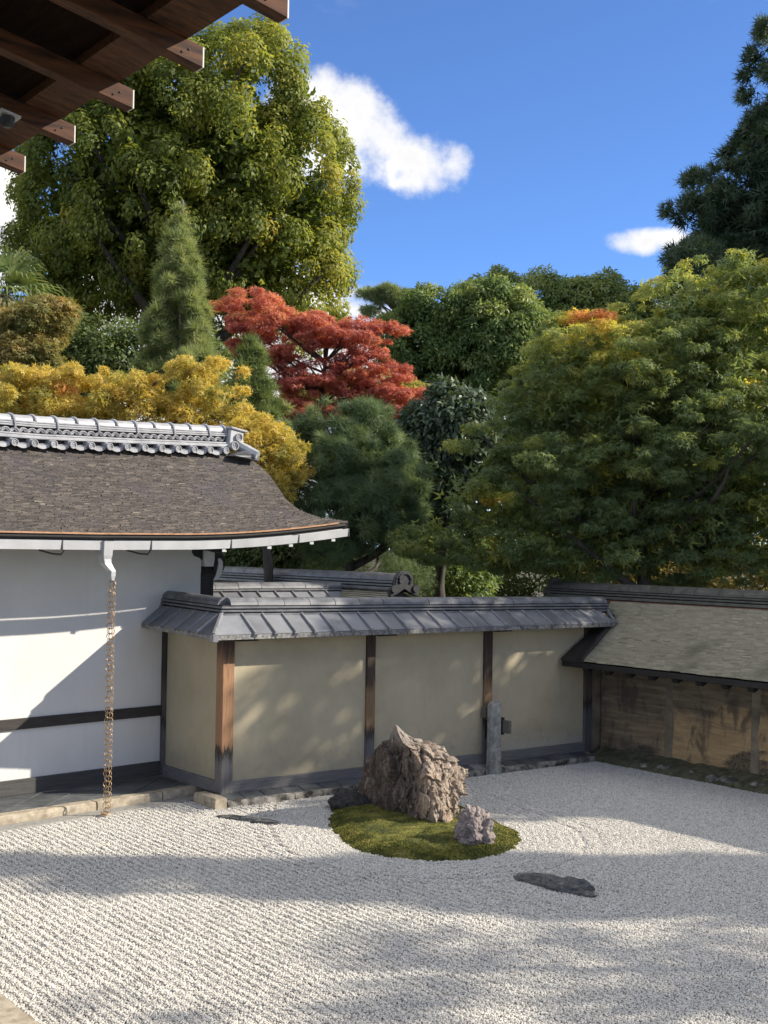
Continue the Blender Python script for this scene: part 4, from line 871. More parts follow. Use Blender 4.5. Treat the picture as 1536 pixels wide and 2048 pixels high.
part('rail', MB().box((9.35,10.10,0.44),(9.385,10.205,0.575)), M['plank'], pl, bev=0.004)
part('rail', MB().box((9.24,10.355,0.585),(9.275,10.425,0.70)), M['plank'], pl, bev=0.004)
part('socket_slot', MB().box((9.30,10.418,0.36),(9.345,10.4245,0.56)), M['black_wood'], pl)
# ================================================================== rocks and moss island
ro = onz(820, 1650); ro[2] = 0; O_ = np.array([0,0,0.])+dep(820, 1650, 11.05); O_[2] = 0
rows_ = [(-0.05,(-.47,.80),(.22,-.22),(.41,.28),(.1,.95)),(0.0,(-.475,.80),(.215,-.22),(.41,.28),(.1,.95)),(.08,(-.48,.79),(.21,-.225),(.44,.29),(.1,.95)),(.18,(-.475,.77),(.20,-.205),(.475,.30),(.1,.93)),(.33,(-.46,.72),(.17,-.15),(.48,.32),(.1,.9)),(.45,(-.415,.66),(.13,-.08),(.45,.33),(.1,.8)),(.55,(-.335,.57),(.08,-.01),(.36,.34),(.05,.7)),(.62,(-.275,.50),(.03,.05),(.28,.35),(0.,.6)),(.665,(-.225,.45),(-.02,.09),(.20,.34),(-.05,.52)),(.69,(-.20,.41),(-.06,.13),(.06,.32),(-.08,.46)),(.745,(-.175,.37),(-.095,.18),(-.02,.29),(-.1,.42)),(.79,(-.16,.35),(-.115,.22),(-.075,.27),(-.12,.38)),(.825,(-.14,.31),(-.125,.26),(-.11,.27),(-.125,.32))]
def loft_rock(rows, nz, nk, amp, seed, fr, org, groove=0.0):
    z_ = np.array([r[0] for r in rows]); C_ = np.array([[r[1],r[2],r[3],r[4]] for r in rows], float); zz_ = np.linspace(z_[0], z_[-1], nz); V = []
    for z in zz_:
        c = np.array([[np.interp(z, z_, C_[:,k,j]) for j in (0,1)] for k in range(4)])
        for k in range(nk):
            u = 4.0*k/nk; i = int(u); t = u-i; p = c[i%4]*(1-t)+c[(i+1)%4]*t; m = c.mean(0)
            d = 1-abs(2*t-1); bul = 0.09*d if i != 0 else 0.03*d
            q = m+(p-m)*(1+bul-0.05*(1-d)**4); V.append((q[0],q[1],z))
    V = np.array(V)
    ctr = np.array([V[:,0].mean(), V[:,1].mean(), 0.3]); N_ = V-ctr; N_[:,2] *= 0.4; N_ /= np.linalg.norm(N_, axis=1)[:,None]
    sh_ = np.c_[V[:,0]*fr+V[:,2]*0.9, V[:,1]*fr, V[:,2]*fr*0.32]
    n1 = 1-np.abs(2*fbm(sh_*1.5+seed, seed, 5, 2.1, 0.55)-1)*2.0; n2 = fbm(V*9+seed, seed+3, 4)-0.5; n3 = fbm(V*3.2+seed, seed+9, 3)-0.5
    n4 = np.abs(2*fbm(V*6.0+seed*2.0, seed+15, 5, 2.2, 0.6)-1); n5 = np.floor(fbm(np.c_[V[:,0]*5+V[:,2]*2.5, V[:,1]*5, V[:,2]*2.2-V[:,0]*1.2]+seed, seed+21, 2)*9)/9-0.5
    d = amp*(n1*0.6+n2*1.3+n3*1.6-n4*1.3+n5*2.2)
    rf_ = np.random.default_rng(seed+50)
    for cnt, aa, tl in ((70, 0.020, 0.28), (420, 0.010, 0.26)):
        lo_, hi_ = V.min(0), V.max(0); S0 = lo_+rf_.random((cnt,3))*(hi_-lo_); S0 = np.r_[S0, V[rf_.integers(0,len(V),cnt)]]; mt_ = np.array([1.25,1.25,0.7]); off_ = rf_.normal(0,aa,len(S0)); tl_ = rf_.normal(0,tl,(len(S0),3))
        for a_ in range(0, len(V), 4000):
            Q = V[a_:a_+4000]+0.03*(n3[a_:a_+4000,None])*np.array([1,1,1.0]); D_ = (((Q[:,None,:]-S0[None])*mt_)**2).sum(2); j_ = D_.argmin(1); d[a_:a_+4000] += np.clip(off_[j_]+((V[a_:a_+4000]-S0[j_])*tl_[j_]).sum(1), -2.2*aa, 2.2*aa)
    if groove:    # steep clefts running down the lit flank
        for gx, w in ((0.20,0.018),(0.285,0.012),(0.10,0.012)):
            xx_ = gx+0.05*(V[:,2]-0.4)*-0.6+0.07*(fbm(np.c_[V[:,2]*7,V[:,2]*0,V[:,2]*0+gx*9], 4, 4)-0.5)*2; d -= (0.4+1.2*fbm(np.c_[V[:,2]*5,V[:,2]*0,V[:,2]*0+gx*5], 8, 2))* groove*np.exp(-((V[:,0]-xx_)/w)**2)*(V[:,1] < 0.42)*np.clip((V[:,2]-0.12)/0.1,0,1)
    taper = np.clip((z_[-1]-V[:,2])/0.22, 0.10, 1); V = V+N_*(d*taper)[:,None]
    W = org+V[:,0:1]*RH+V[:,1:2]*DH+np.c_[np.zeros((len(V),2)), V[:,2]]
    F = [(i*nk+k, i*nk+(k+1)%nk, (i+1)*nk+(k+1)%nk, (i+1)*nk+k) for i in range(nz-1) for k in range(nk)]
    mb = MB(); mb.v = [tuple(p) for p in W]+[tuple(W[-nk:].mean(0)+(0,0,0.006))]; mb.f = F+[((nz-1)*nk+k, (nz-1)*nk+(k+1)%nk, nz*nk) for k in range(nk)]; return mb
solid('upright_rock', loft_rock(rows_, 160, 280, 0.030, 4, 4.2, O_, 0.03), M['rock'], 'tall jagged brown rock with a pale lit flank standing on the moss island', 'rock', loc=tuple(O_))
c = dep(949, 1668, 10.36); c[2] = 0.10; sm_ = lump(c, (0.165,0.155,0.19), 7, 5, 0.34, 2.1, 0.5)
sm_.v = [(p[0]+(0.05*(p[2]-0.1))*-RH[0]*0, p[1], p[2]) if p[2] < 0.1 else (c[0]+(p[0]-c[0])*(1.0-0.35*(p[2]-0.1)), c[1]+(p[1]-c[1])*(1.0-0.35*(p[2]-0.1)), p[2]) for p in sm_.v]
solid('small_rock', sm_, M['rock_small'], 'small pale rock in front of the tall brown one at the moss edge', 'rock', loc=(c[0],c[1],0))
c = dep(702, 1608, 11.75); c[2] = 0.05; solid('dark_rock', lump(c, (0.16,0.22,0.115), 12, 4, 0.28, 1.6), M['rock_dark'], 'low blackish rock tucked behind the tall brown rock', 'rock', loc=(c[0],c[1],0))
def flat_rock(spec, name, label):
    mb = MB()
    for i, (px, py, a, b_, h, rot) in enumerate(spec):
        c = onz(px, py, 0.0); l = lump((c[0],c[1],h*0.25), (a,b_,h), 60+i+int(px), 4, 0.26, 2.0, rot); mb.add(l.v, l.f)
    o = onz(spec[0][0], spec[0][1]); solid(name, mb, M['rock_flat'], label, 'rock', loc=(o[0],o[1],0))
ar = math.atan2(*( (onz(1185,1797)-onz(1045,1762))[[1,0]] ))
flat_rock([(1072,1764,0.19,0.085,0.035,ar),(1098,1770,0.22,0.09,0.055,ar),(1118,1779,0.16,0.075,0.065,ar),(1148,1781,0.13,0.095,0.07,ar+0.4),(1163,1789,0.12,0.06,0.03,ar)], 'flat_rock', 'long low slaty rock lying half buried in the raked gravel')
ar2 = math.atan2(*( (onz(545,1646)-onz(440,1634))[[1,0]] ))
flat_rock([(468,1637,0.17,0.07,0.02,ar2),(515,1644,0.22,0.06,0.03,ar2)], 'flat_rock', 'thin sliver of rock barely above the gravel near the kerb corner')
# moss mound with tufts
nr_, nk_ = 26, 320; V = [np.array([moss_mid[0], moss_mid[1], 0.075])]
for i in range(1, nr_+1):
    s = i/nr_; P = moss_mid+(moss_c-moss_mid)*s
    h = 0.078*(1-s**5)-0.012*(s**8)+0.040*(fbm(np.c_[P*6, np.full(nk_, 2.0)], 21, 3)-0.5)*(1-s**6)
    V += list(np.c_[P, h])
V = np.array(V); F = [(0, 1+k, 1+(k+1)%nk_, 1+(k+1)%nk_) for k in range(nk_)]
F3 = [(0, 1+k, 1+(k+1)%nk_) for k in range(nk_)]; F4 = [(1+(i-1)*nk_+k, 1+i*nk_+k, 1+i*nk_+(k+1)%nk_, 1+(i-1)*nk_+(k+1)%nk_) for i in range(1, nr_) for k in range(nk_)]
mb = MB().add(V, F3+F4)
def mossh(P):
    a = np.arctan2(P[:,1]-moss_mid[1], P[:,0]-moss_mid[0]); ca = np.arctan2(moss_c[:,1]-moss_mid[1], moss_c[:,0]-moss_mid[0]); o = np.argsort(ca)
    R_ = np.interp(a, ca[o], np.linalg.norm(moss_c-moss_mid, axis=1)[o], period=2*np.pi); s = np.linalg.norm(P-moss_mid, axis=1)/R_
    return 0.078*(1-s**5)+0.040*(fbm(np.c_[P*6, np.full(len(P), 2.0)], 21, 3)-0.5)*(1-s**6), s
r9 = np.random.default_rng(2); lo, hi = moss_c.min(0), moss_c.max(0); P = lo+r9.random((120000,2))*(hi-lo); h, s = mossh(P); kk = (s < 1.015); P, h = P[kk], h[kk]; n = len(P)
an = r9.uniform(0,2*np.pi,n); w = r9.uniform(0.003,0.006,n); L_ = r9.uniform(0.004,0.012,n)*(0.6+0.9*fbm(np.c_[P*14,np.zeros(n)],3,3)); dx, dy = np.cos(an), np.sin(an); b0 = np.c_[P, h-0.004]
V2 = np.stack([b0+np.c_[dx*w,dy*w,0*w], b0-np.c_[dx*w,dy*w,0*w], b0+np.c_[-dy*L_*0.7+r9.normal(0,.004,n), dx*L_*0.7, L_]], 1).reshape(-1,3); F2 = np.arange(3*n).reshape(-1,3)
allV = np.r_[V, V2]; me = npmesh('moss_tufts', V2, F2, np.clip(r9.normal(0.5,0.2,n),0,1))
mo = solid('moss', mb, M['moss'], kind='stuff', smooth=True); tf = link('moss_tufts', me, M['moss'], mo); tf['kind'] = 'stuff'
# ================================================================== temple veranda eave overhead
ve = empty('temple_eave', (1.0,4.0,3.9), 'dark timber temple eave with pale-ended rafters overhanging the veranda', 'roof')
sl_ = 0.20     # rafters fall outward
def rz_(x): return 3.935+(2.0-x)*sl_
y0 = 3.144
for i in range(-5, 18):
    y = y0+0.503*i; h = 0.07; w = 0.052
    rp2 = part('rafter', MB().hexa([(-1.5,y,rz_(-1.5)),(2.0,y,rz_(2.0)),(2.0,y+w,rz_(2.0)),(-1.5,y+w,rz_(-1.5))], [(-1.5,y,rz_(-1.5)+h),(2.0,y,rz_(2.0)+h),(2.0,y+w,rz_(2.0)+h),(-1.5,y+w,rz_(-1.5)+h)]), M['rafter'], ve, bev=0.003)
    part('sunlit_end_face', MB().hexa([(2.001,y+0.002,rz_(2.0)+0.002),(2.006,y+0.002,rz_(2.0)+0.002),(2.006,y+w-0.002,rz_(2.0)+0.002),(2.001,y+w-0.002,rz_(2.0)+0.002)], [(2.001,y+0.002,rz_(2.0)+h-0.002),(2.006,y+0.002,rz_(2.0)+h-0.002),(2.006,y+w-0.002,rz_(2.0)+h-0.002),(2.001,y+w-0.002,rz_(2.0)+h-0.002)]), M['end_grain'], rp2)  # pale face paints in the sunlight on the rafter's end grain
    for (dx_, dz_) in ((-0.05,0.038),(-0.075,0.02)): part('nail', MB().obox((2.0+dx_,y-0.0015,rz_(2.0+dx_)+dz_), (1,0,0),(0,1,0),(0,0,1), 0.0026,0.002,0.0026), M['black_wood'], rp2)
# eave batten on the rafter ends, boards above and behind it
part('eave_batten', MB().hexa([(1.80,0.2,rz_(1.80)+0.0705),(1.945,0.2,rz_(1.945)+0.0705),(1.945,12.3,rz_(1.945)+0.0705),(1.80,12.3,rz_(1.80)+0.0705)], [(1.80,0.2,rz_(1.80)+0.12),(1.945,0.2,rz_(1.945)+0.12),(1.945,12.3,rz_(1.945)+0.12),(1.80,12.3,rz_(1.80)+0.12)]), M['rafter'], ve)
xb = [-1.5,-1.2,-0.9,-0.6,-0.3,0.0,0.3,0.6,0.9,1.2,1.5,1.798]
for a, b_ in zip(xb[:-1], xb[1:]): part('roof_plank', MB().hexa([(a,0.2,rz_(a)+0.10),(b_-0.004,0.2,rz_(b_)+0.10),(b_-0.004,12.3,rz_(b_)+0.10),(a,12.3,rz_(a)+0.10)], [(a,0.2,rz_(a)+0.118),(b_-0.004,0.2,rz_(b_)+0.118),(b_-0.004,12.3,rz_(b_)+0.118),(a,12.3,rz_(a)+0.118)]), M['roof_board'], ve)
part('eave_beam', MB().box((0.2,0.2,rz_(0.28)-0.20),(0.36,12.3,rz_(0.28)-0.005)), M['rafter'], ve, bev=0.006)
part('roof_slab', MB().hexa([(-1.5,0.2,rz_(-1.5)+0.14),(1.9,0.2,rz_(1.9)+0.14),(1.9,12.3,rz_(1.9)+0.14),(-1.5,12.3,rz_(-1.5)+0.14)], [(-1.5,0.2,rz_(-1.5)+0.5),(1.9,0.2,rz_(1.9)+0.36),(1.9,12.3,rz_(1.9)+0.36),(-1.5,12.3,rz_(-1.5)+0.5)]), M['bark'], ve)
fx = onX(15, 238, 1.62); lf = empty('ceiling_fitting', tuple(fx), 'small pale bracket with a round black fitting under the temple eave', 'fitting')
part('plate', MB().obox(fx+(0,0,0.012), (1,0,-sl_), (0,1,0), (sl_,0,1), 0.036,0.034,0.004), M['gutter'], lf)
part('knob', MB().tube([fx+(0,0,0.006), fx-(0,0,0.02), fx-(0,0,0.03)], [0.026,0.024,0.014], 12), M['iron'], lf)
# ================================================================== trees
def nrm(a): return a/(np.linalg.norm(a, axis=-1, keepdims=True)+1e-9)
def leaf_faces(rng, pos_, nor, tan, size, kind, width):
    """arrays of leaf positions, normals and growing directions -> vertices, faces"""
    n = len(pos_); N_ = nrm(nor); T_ = nrm(tan-N_*(tan*N_).sum(1, keepdims=True)); B_ = np.cross(N_, T_); s = size[:,None]
    if kind == 'oval':
        tpl = [(0,0,0),(0.45,width/2,0.06),(1.0,0,-0.10),(0.45,-width/2,0.06)]; F0 = [(0,1,2,3)]
    elif kind == 'maple':
        tpl = []; F0 = []
        for a, l in ((0,1.0),(0.95,0.85),(-0.95,0.85)):
            c_, s_ = math.cos(a), math.sin(a); k = len(tpl); w = width*0.5
            for (x_, y_, z_) in ((0.16*l,w*0.5,0.02),(0.16*l,-w*0.5,0.02),(l,0,-0.12)): tpl.append((x_*c_-y_*s_, x_*s_+y_*c_, z_))
            F0.append((k,k+1,k+2))
    elif kind == 'needle':
        tpl = []; F0 = []
        for j in range(4):
            a = (j-1.5)*0.42; e = (0.25 if j % 2 else -0.25); c_, s_ = math.cos(a), math.sin(a); k = len(tpl); w = width/2
            for (x_, y_, z_) in ((0,w,0),(0,-w,0),(1,0,e)): tpl.append((x_*c_-y_*s_, x_*s_+y_*c_, z_))
            F0.append((k,k+1,k+2))
    tpl = np.array(tpl); V = pos_[:,None,:]+s[:,None]*(tpl[None,:,0:1]*T_[:,None,:]+tpl[None,:,1:2]*B_[:,None,:]+tpl[None,:,2:3]*N_[:,None,:])
    F0 = np.array(F0); F = (np.arange(n)*len(tpl))[:,None,None]+F0[None]
    return V.reshape(-1,3), F.reshape(-1, F0.shape[1]), len(F0)
def sph(rng, n): return nrm(rng.normal(size=(n,3)))
def crown_points(rng, lobes, npuff, pr, front=0.45, shell=0.10, under=0.6):
    """puff centres spread over the outside of overlapping ellipsoid lobes"""
    C_, R_, H_ = [], [], []
    ar = np.array([l[1][0]*l[1][2]+l[1][0]*l[1][1] for l in lobes]); ar = ar/ar.sum()
    for i, (c, r) in enumerate(lobes):
        n = int(npuff*ar[i]*3)+4; d = sph(rng, n); q = 1-np.abs(rng.normal(0, shell, n))-rng.choice([0,0.25,0.45], n, p=[0.7,0.2,0.1])
        loc = d*q[:,None]*np.array(r); P = c+loc[:,0:1]*RH+loc[:,1:2]*DH+np.c_[np.zeros((n,2)), loc[:,2]]
        keep = rng.random(n) < np.where(d[:,1] > 0.25, front, 1.0); keep &= rng.random(n) < np.where(d[:,2] < -0.55, under, 1.0)
        for j, (c2, r2) in enumerate(lobes):
            if j == i: continue
            v = P-c2; l2 = np.c_[v@RH, v@DH, v[:,2]]/np.array(r2); keep &= (l2**2).sum(1) > 0.55
        P = P[keep][:max(2,int(npuff*ar[i]))]; o = nrm(np.c_[P-c]); C_.append(P); H_.append(o); R_.append(np.full(len(P), 1.0))
    C_ = np.concatenate(C_); H_ = np.concatenate(H_); return C_, H_, pr*rng.uniform(0.55, 1.45, len(C_))
def sublobes(rng, lobes, n, r, asp=1.0, **kw):
    C_, H_, R_ = crown_points(rng, lobes, n, r, **kw); out = []
    for c, q in zip(C_, R_): out.append((c, (q, q, q*asp)))
    return out
def crown_mesh(name, rng, C_, H_, R_, per, size, kind, width, flat=0.75, up=0.8, outw=0.5, rough=0.6, droop=0.3, outbias=0.3, tint=None, spread=1.0, rad=(0.72,1.06), core=0.3):
    n = len(C_); k = np.maximum(3, (per*(R_/R_.mean())**2)).astype(int); idx = np.repeat(np.arange(n), k); m = len(idx)
    d = sph(rng, m); h = H_[idx]; d = nrm(d+h*outbias+np.array([0,0,0.15])); q = np.where(rng.random(m) < core, rng.uniform(0.1,0.7,m), rng.uniform(rad[0], rad[1], m)); q = np.where(rng.random(m) < 0.05, q*1.22, q)
    off = d*q[:,None]*R_[idx][:,None]*spread; off[:,2] *= flat; P = C_[idx]+off
    nor = d*outw+np.array([0,0,up])+rng.normal(size=(m,3))*rough
    tan = d*0.8+h*0.5+rng.normal(size=(m,3))*0.55+np.array([0,0,-droop])
    V, F, fpl = leaf_faces(rng, P, nor, tan, size*rng.uniform(0.7,1.25,m), kind, width)
    pt = rng.normal(0, 0.13, n)[idx]; t = 0.45+pt+rng.normal(0, 0.10, m)
    if tint is not None: t = t+tint(P)
    return V, F, np.repeat(np.clip(t,0,1), fpl)
def limbs(rng, base, top, r0, targets, n=10, bend=0.25):
    mb = MB(); base = np.array(base, float); top = np.array(top, float); pts = []
    for i in range(8):
        t = i/7; pts.append(base+(top-base)*t+np.r_[rng.normal(0, bend*0.12, 2), 0]*(0 < i))
    mb.tube(pts, [r0*(1.25 if i == 0 else 1-0.75*i/7) for i in range(8)], 9)
    pts = np.array(pts)
    for j in rng.choice(len(targets), min(n, len(targets)), replace=False):
        tg = targets[j]
        if tg[2] < base[2]+0.62*(top[2]-base[2]): continue
        zz_ = np.clip((tg[2]-np.linalg.norm(tg[:2]-base[:2])*0.7-base[2])/(top[2]-base[2]), 0.12, 0.95); f = zz_*7; i = int(min(f, 6)); s = pts[i]+(pts[i+1]-pts[i])*(f-i)
        mid = s*0.45+tg*0.55+np.r_[rng.normal(0, bend*0.5, 2), -0.12*np.linalg.norm(tg-s)]; r1 = r0*(1-0.75*zz_)*0.55
        q = [(1-u)**2*s+2*u*(1-u)*mid+u*u*tg for u in np.linspace(0,1,7)]; mb.tube(q, [r1*(1-0.8*u)+0.006 for u in np.linspace(0,1,7)], 6)
    return mb
def L_(px, py, D, rx, ry, rd=None, off=0.0):     # lobe measured at its real distance: centre, (across, depth, height) radii
    k = D/FPX; return (dep(px, py, D+off), (rx*k, (rd if rd else (rx+ry)*0.5*k), ry*k))
GROUP_T = 'trees rising behind the garden walls'
def tree(name, label, D, px, lobes, npuff, pr, per, size, kind, width, lm, seed, trunk=(None,0.12), nlimb=10, bark='bark_trunk', extra=None, sub=None, fill=None, pts=None, group=GROUP_T, cat='tree', **kw):
    rng = np.random.default_rng(seed); cp = {k: kw.pop(k) for k in ('front','shell','under') if k in kw}
    L0 = lobes
    if sub: lobes = sublobes(rng, lobes, sub[0], sub[1], sub[2], front=cp.get('front',0.45), shell=0.06)
    C_, H_, R_ = pts(rng) if pts else crown_points(rng, lobes, npuff, pr, **cp)
    b = dep(px, 1100, D); base = np.array([b[0], b[1], -0.06]); root = empty(name, tuple(base), label, cat, group)
    V, F, T = crown_mesh('crown', rng, C_, H_, R_, per, size, kind, width, **kw)
    if fill:    # inner foliage that closes the crown
        Cf, Hf, Rf = crown_points(rng, [(c, tuple(np.array(r)*fill[0])) for c, r in L0], fill[1], fill[2], front=0.7, shell=0.12)
        kf = 'oval' if F.shape[1] == 4 else kind; V2, F2, T2 = crown_mesh('fill', rng, Cf, Hf, Rf, fill[3], fill[4], kf, width*1.2, rough=0.9, rad=(0.2,1.0)); F = np.r_[F, F2+len(V)]; V = np.r_[V, V2]; T = np.r_[T, np.clip(T2-0.12,0,1)]
    if extra is not None:
        V2, F2, T2 = extra(rng); F2 = F2+len(V); V = np.r_[V, V2]; F = np.r_[F, F2]; T = np.r_[T, T2]
    cr = link('crown', npmesh('crown', V-base, F, T), M[lm], root)
    top = trunk[0] if trunk[0] is not None else np.array([C_[:,0].mean(), C_[:,1].mean(), np.percentile(C_[:,2], 85)])
    part('trunk', limbs(rng, base, top, trunk[1], C_, nlimb), M[bark], root, smooth=True); return root
# --- big camphor behind the gate building
D = 34
tree('camphor_tree', 'huge dense yellow-green tree towering behind the gate building', D, 360,
     [L_(420,305,D,160,150),L_(340,400,D,235,165),L_(545,440,D,95,140),L_(470,215,D,70,60),L_(190,430,D,95,115),L_(470,540,D,150,70),L_(250,270,D,110,100),L_(140,550,D,60,50),L_(560,310,D,45,90),L_(585,550,D,60,55),L_(270,540,D,110,50),L_(610,440,D,40,70),L_(495,175,D,30,30),L_(580,255,D,25,45)],
     1500, 0.34, 200, 0.125, 'oval', 0.5, 'lf_camphor', 101, trunk=(None,0.55), nlimb=20, sub=(210,0.85,1.4), fill=(0.84,240,0.75,130,0.23), flat=1.25, up=0.3, outw=1.1, droop=0.9, rough=0.35, outbias=0.5, front=0.5, shell=0.09, core=0.25, tint=lambda P: 0.09*np.clip((P-dep(400,350,D))@RH/3,-1,1)+0.10+0.10*(fbm(P*0.55,71,3)-0.5)*3)
# --- dark small trees under it
D = 27
tree('broadleaf_tree', 'dark shaded leafy tree filling the gap left of the young conifer', D, 210, [L_(250,720,D,120,70),L_(330,730,D,110,80),L_(160,770,D,90,80),L_(60,760,D,120,80)], 110, 0.42, 330, 0.11, 'oval', 0.45, 'lf_dark', 102, front=0.4, tint=lambda P: P[:,0]*0+0.1)
# --- young conifer with a clear leader
D = 21
def cone_lobes(px, yt, yb, w, D, n=9): return [L_(px+random.uniform(-16,16)*((i+1)/n), yt+(yb-yt)*(i+0.5)/n, D, max(8,w*((i+0.6)/n)**1.2), (yb-yt)/n*0.85) for i in range(n)]
random.seed(4)
def branch_points(px, yt, yb, D, w, nb, r):
    top, bot = dep(px, yt, D), dep(px, yb, D); wm = w*D/FPX
    def f(rng):
        C_, H_ = [], []
        for k in range(nb):
            t = (k+rng.random())/nb; t = t**0.62; az = k*2.39996+rng.normal(0,0.3); ln = wm*(0.06+0.94*t**0.85)*rng.uniform(0.7,1.15); base = top+(bot-top)*t
            d = np.array([math.cos(az), math.sin(az), 0]); n = max(2, int(ln/(r*0.75)))
            for i in range(n):
                u = 0.2+0.8*(i+0.5)/n; C_.append(base+d*ln*u+np.array([0,0,ln*(0.45*u-0.15*u*u)])+rng.normal(0,0.02,3)); H_.append(nrm(d+np.array([0,0,0.75])))
        for i in range(6): C_.append(top+np.array([0,0,-0.1*i])); H_.append(np.array([0,0,1.0]))
        C_ = np.array(C_); return C_, np.array(H_), r*rng.uniform(0.7,1.25,len(C_))
    return f
tree('conifer', 'young feathery light green conifer with a pointed leader', D, 358, None, 0, 0, 34, 0.16, 'needle', 0.085, 'lf_conifer', 103, pts=branch_points(358, 430, 830, D, 88, 115, 0.10),
     trunk=(dep(360,400,D),0.06), nlimb=0, flat=1.0, up=0.3, outw=0.6, droop=-0.5, outbias=1.2, bark='pale_bark', tint=lambda P: 0.12*np.clip((P[:,2]-5)/3,-1,1)+0.28)
D = 23
random.seed(5)
tree('conifer', 'lower bushy conifer between the pointed conifer and the red maple', D, 500, None, 0, 0, 36, 0.17, 'needle', 0.085, 'lf_conifer', 104, pts=branch_points(500, 690, 860, D, 60, 60, 0.14), trunk=(dep(500,680,D),0.05), nlimb=0, droop=-0.4, outbias=1.1, up=0.3, outw=0.6, tint=lambda P: P[:,0]*0-0.05)
# --- red maple
D = 25
def red_t(P): return 0.16*np.clip((P[:,2]-5.6)/1.2,-1,1)+0.2*(fbm(P*1.3, 41, 3)-0.5)*3
tree('red_maple', 'red autumn maple with bare dark limbs showing below its crown', D, 640,
     [L_(510,640,D,70,40),L_(600,660,D,95,34),L_(680,685,D,85,38),L_(740,680,D,55,34),L_(590,790,D,60,32),L_(650,820,D,85,26),L_(750,790,D,80,28),L_(700,740,D,55,16),L_(540,850,D,45,24),L_(810,830,D,55,24),L_(570,700,D,60,24),L_(760,735,D,50,22)],
     560, 0.16, 75, 0.085, 'maple', 0.5, 'lf_red', 105, sub=(80,0.36,0.42), trunk=(dep(650,690,D),0.13), nlimb=46, flat=0.4, up=1.0, outw=0.5, rough=0.6, droop=0.4, tint=red_t, front=0.7)
D = 26
tree('maple', 'small orange maple at the right end of the red maple', D, 850, [L_(840,810,D,32,22),L_(825,845,D,35,18)], 34, 0.2, 110, 0.095, 'maple', 0.5, 'lf_red', 106, nlimb=10, flat=0.5, up=1.0, tint=lambda P: P[:,0]*0+0.42)
tree('maple', 'pale yellow-green maple glimpsed between the red maple and dark evergreens', 29, 805, [L_(800,785,29,60,28),L_(700,800,29,140,50)], 80, 0.3, 130, 0.10, 'maple', 0.5, 'lf_yellow', 107, nlimb=10, flat=0.5, up=1.0, tint=lambda P: P[:,0]*0-0.28)
# --- yellow maples right behind the gate roof
D = 17.5
yt = lambda P: 0.12*(fbm(P*1.4, 31, 3)-0.5)*4
tree('yellow_maple', 'golden yellow maple crowning the length of the silver tiled ridge', D, 250, [L_(60,800,D,120,42),L_(200,815,D,110,38),L_(330,810,D,80,42),L_(405,790,D,60,48),L_(450,830,D,45,40),L_(20,785,D,60,36)], 420, 0.12, 85, 0.066, 'maple', 0.55, 'lf_yellow', 108, sub=(75,0.27,0.8), nlimb=20, flat=0.75, up=0.7, outw=0.6, rough=0.7, tint=yt, front=0.5)
D = 16.5
tree('yellow_maple', 'bright yellow maple hanging beside the gable end of the shingle roof', D, 545, [L_(545,935,D,50,40),L_(550,968,D,38,32),L_(505,880,D,30,36)], 190, 0.11, 85, 0.064, 'maple', 0.55, 'lf_yellow', 109, sub=(40,0.2,0.8), nlimb=14, flat=0.75, up=0.7, rough=0.7, tint=lambda P: yt(P)-0.05, front=0.6)
# --- left edge: palm and olive maple
D = 23
tree('olive_maple', 'brownish olive maple below the palm at the left edge', D, 50, [L_(60,660,D,75,50),L_(30,710,D,90,45),L_(110,630,D,30,30)], 140, 0.22, 150, 0.095, 'maple', 0.5, 'lf_olive', 110, nlimb=20, flat=0.6, up=1.0, tint=lambda P: 0.1*(fbm(P*1.5,3,3)-0.5)*4, front=0.5)
D = 24
rngp = np.random.default_rng(77); pb = dep(4, 1100, D); pt_ = empty('fan_palm', (pb[0],pb[1],-0.06), 'fan palm with hanging strap-like fronds at the left edge', 'palm', GROUP_T)
ptop = dep(8, 590, D); part('trunk', MB().tube([(pb[0],pb[1],-0.06), lerp((pb[0],pb[1],-0.06),ptop,0.5)+(0.05,0,0), ptop], [0.16,0.13,0.14], 8), M['bark_trunk'], pt_)
for i in range(22):
    az = rngp.uniform(0, 2*math.pi); el = rngp.uniform(-0.5, 1.25); d = np.array([math.cos(az)*math.cos(el), math.sin(az)*math.cos(el), math.sin(el)]); hub = ptop+d*rngp.uniform(0.35,0.55)
    sd = np.cross(d, (0,0,1.)); sd /= np.linalg.norm(sd); V = []; F = []
    for j in range(17):
        a = (j-8)/8*1.35; dr = d*math.cos(a)+sd*math.sin(a); ln = rngp.uniform(0.62,0.8); w = np.cross(dr, np.cross(d, sd)); w /= np.linalg.norm(w); w = w*0.024; k = len(V)
        for q, (u, fall) in enumerate(((0,0),(0.5,0.03),(0.8,0.14),(1.0,0.34))):
            c = hub+dr*ln*u-np.array([0,0,fall*0.9]); ww = w*(0.5,1.0,0.7,0.08)[q]; V += [c-ww, c+ww]
        F += [(k+2*q,k+2*q+1,k+2*q+3,k+2*q+2) for q in range(3)]
    me = npmesh('frond', np.array(V)-origin(pt_), np.array(F), np.clip(rngp.normal(0.5 if el > -0.1 else 0.8,0.12,len(F)),0,1)); link('frond', me, M['lf_palm'], pt_)
    part('stalk', MB().tube([ptop, hub], 0.012, 4), M['lf_palm'], pt_)
# --- clipped-looking pine mound
D = 17.5
tree('pine_tree', 'rounded dark green pine right of the shingle roof gable', D, 700, [L_(700,930,D,110,75),L_(680,1010,D,110,70),L_(640,880,D,70,40),L_(730,860,D,70,45),L_(600,930,D,40,30),L_(760,980,D,55,70),L_(700,1060,D,110,45)], 380, 0.12, 85, 0.13, 'needle', 0.06, 'lf_pine', 111, sub=(60,0.33,0.75), fill=(0.85,90,0.2,70,0.16), nlimb=24, flat=0.85, up=0.5, outw=1.0, droop=-0.5, outbias=0.7, front=0.4)
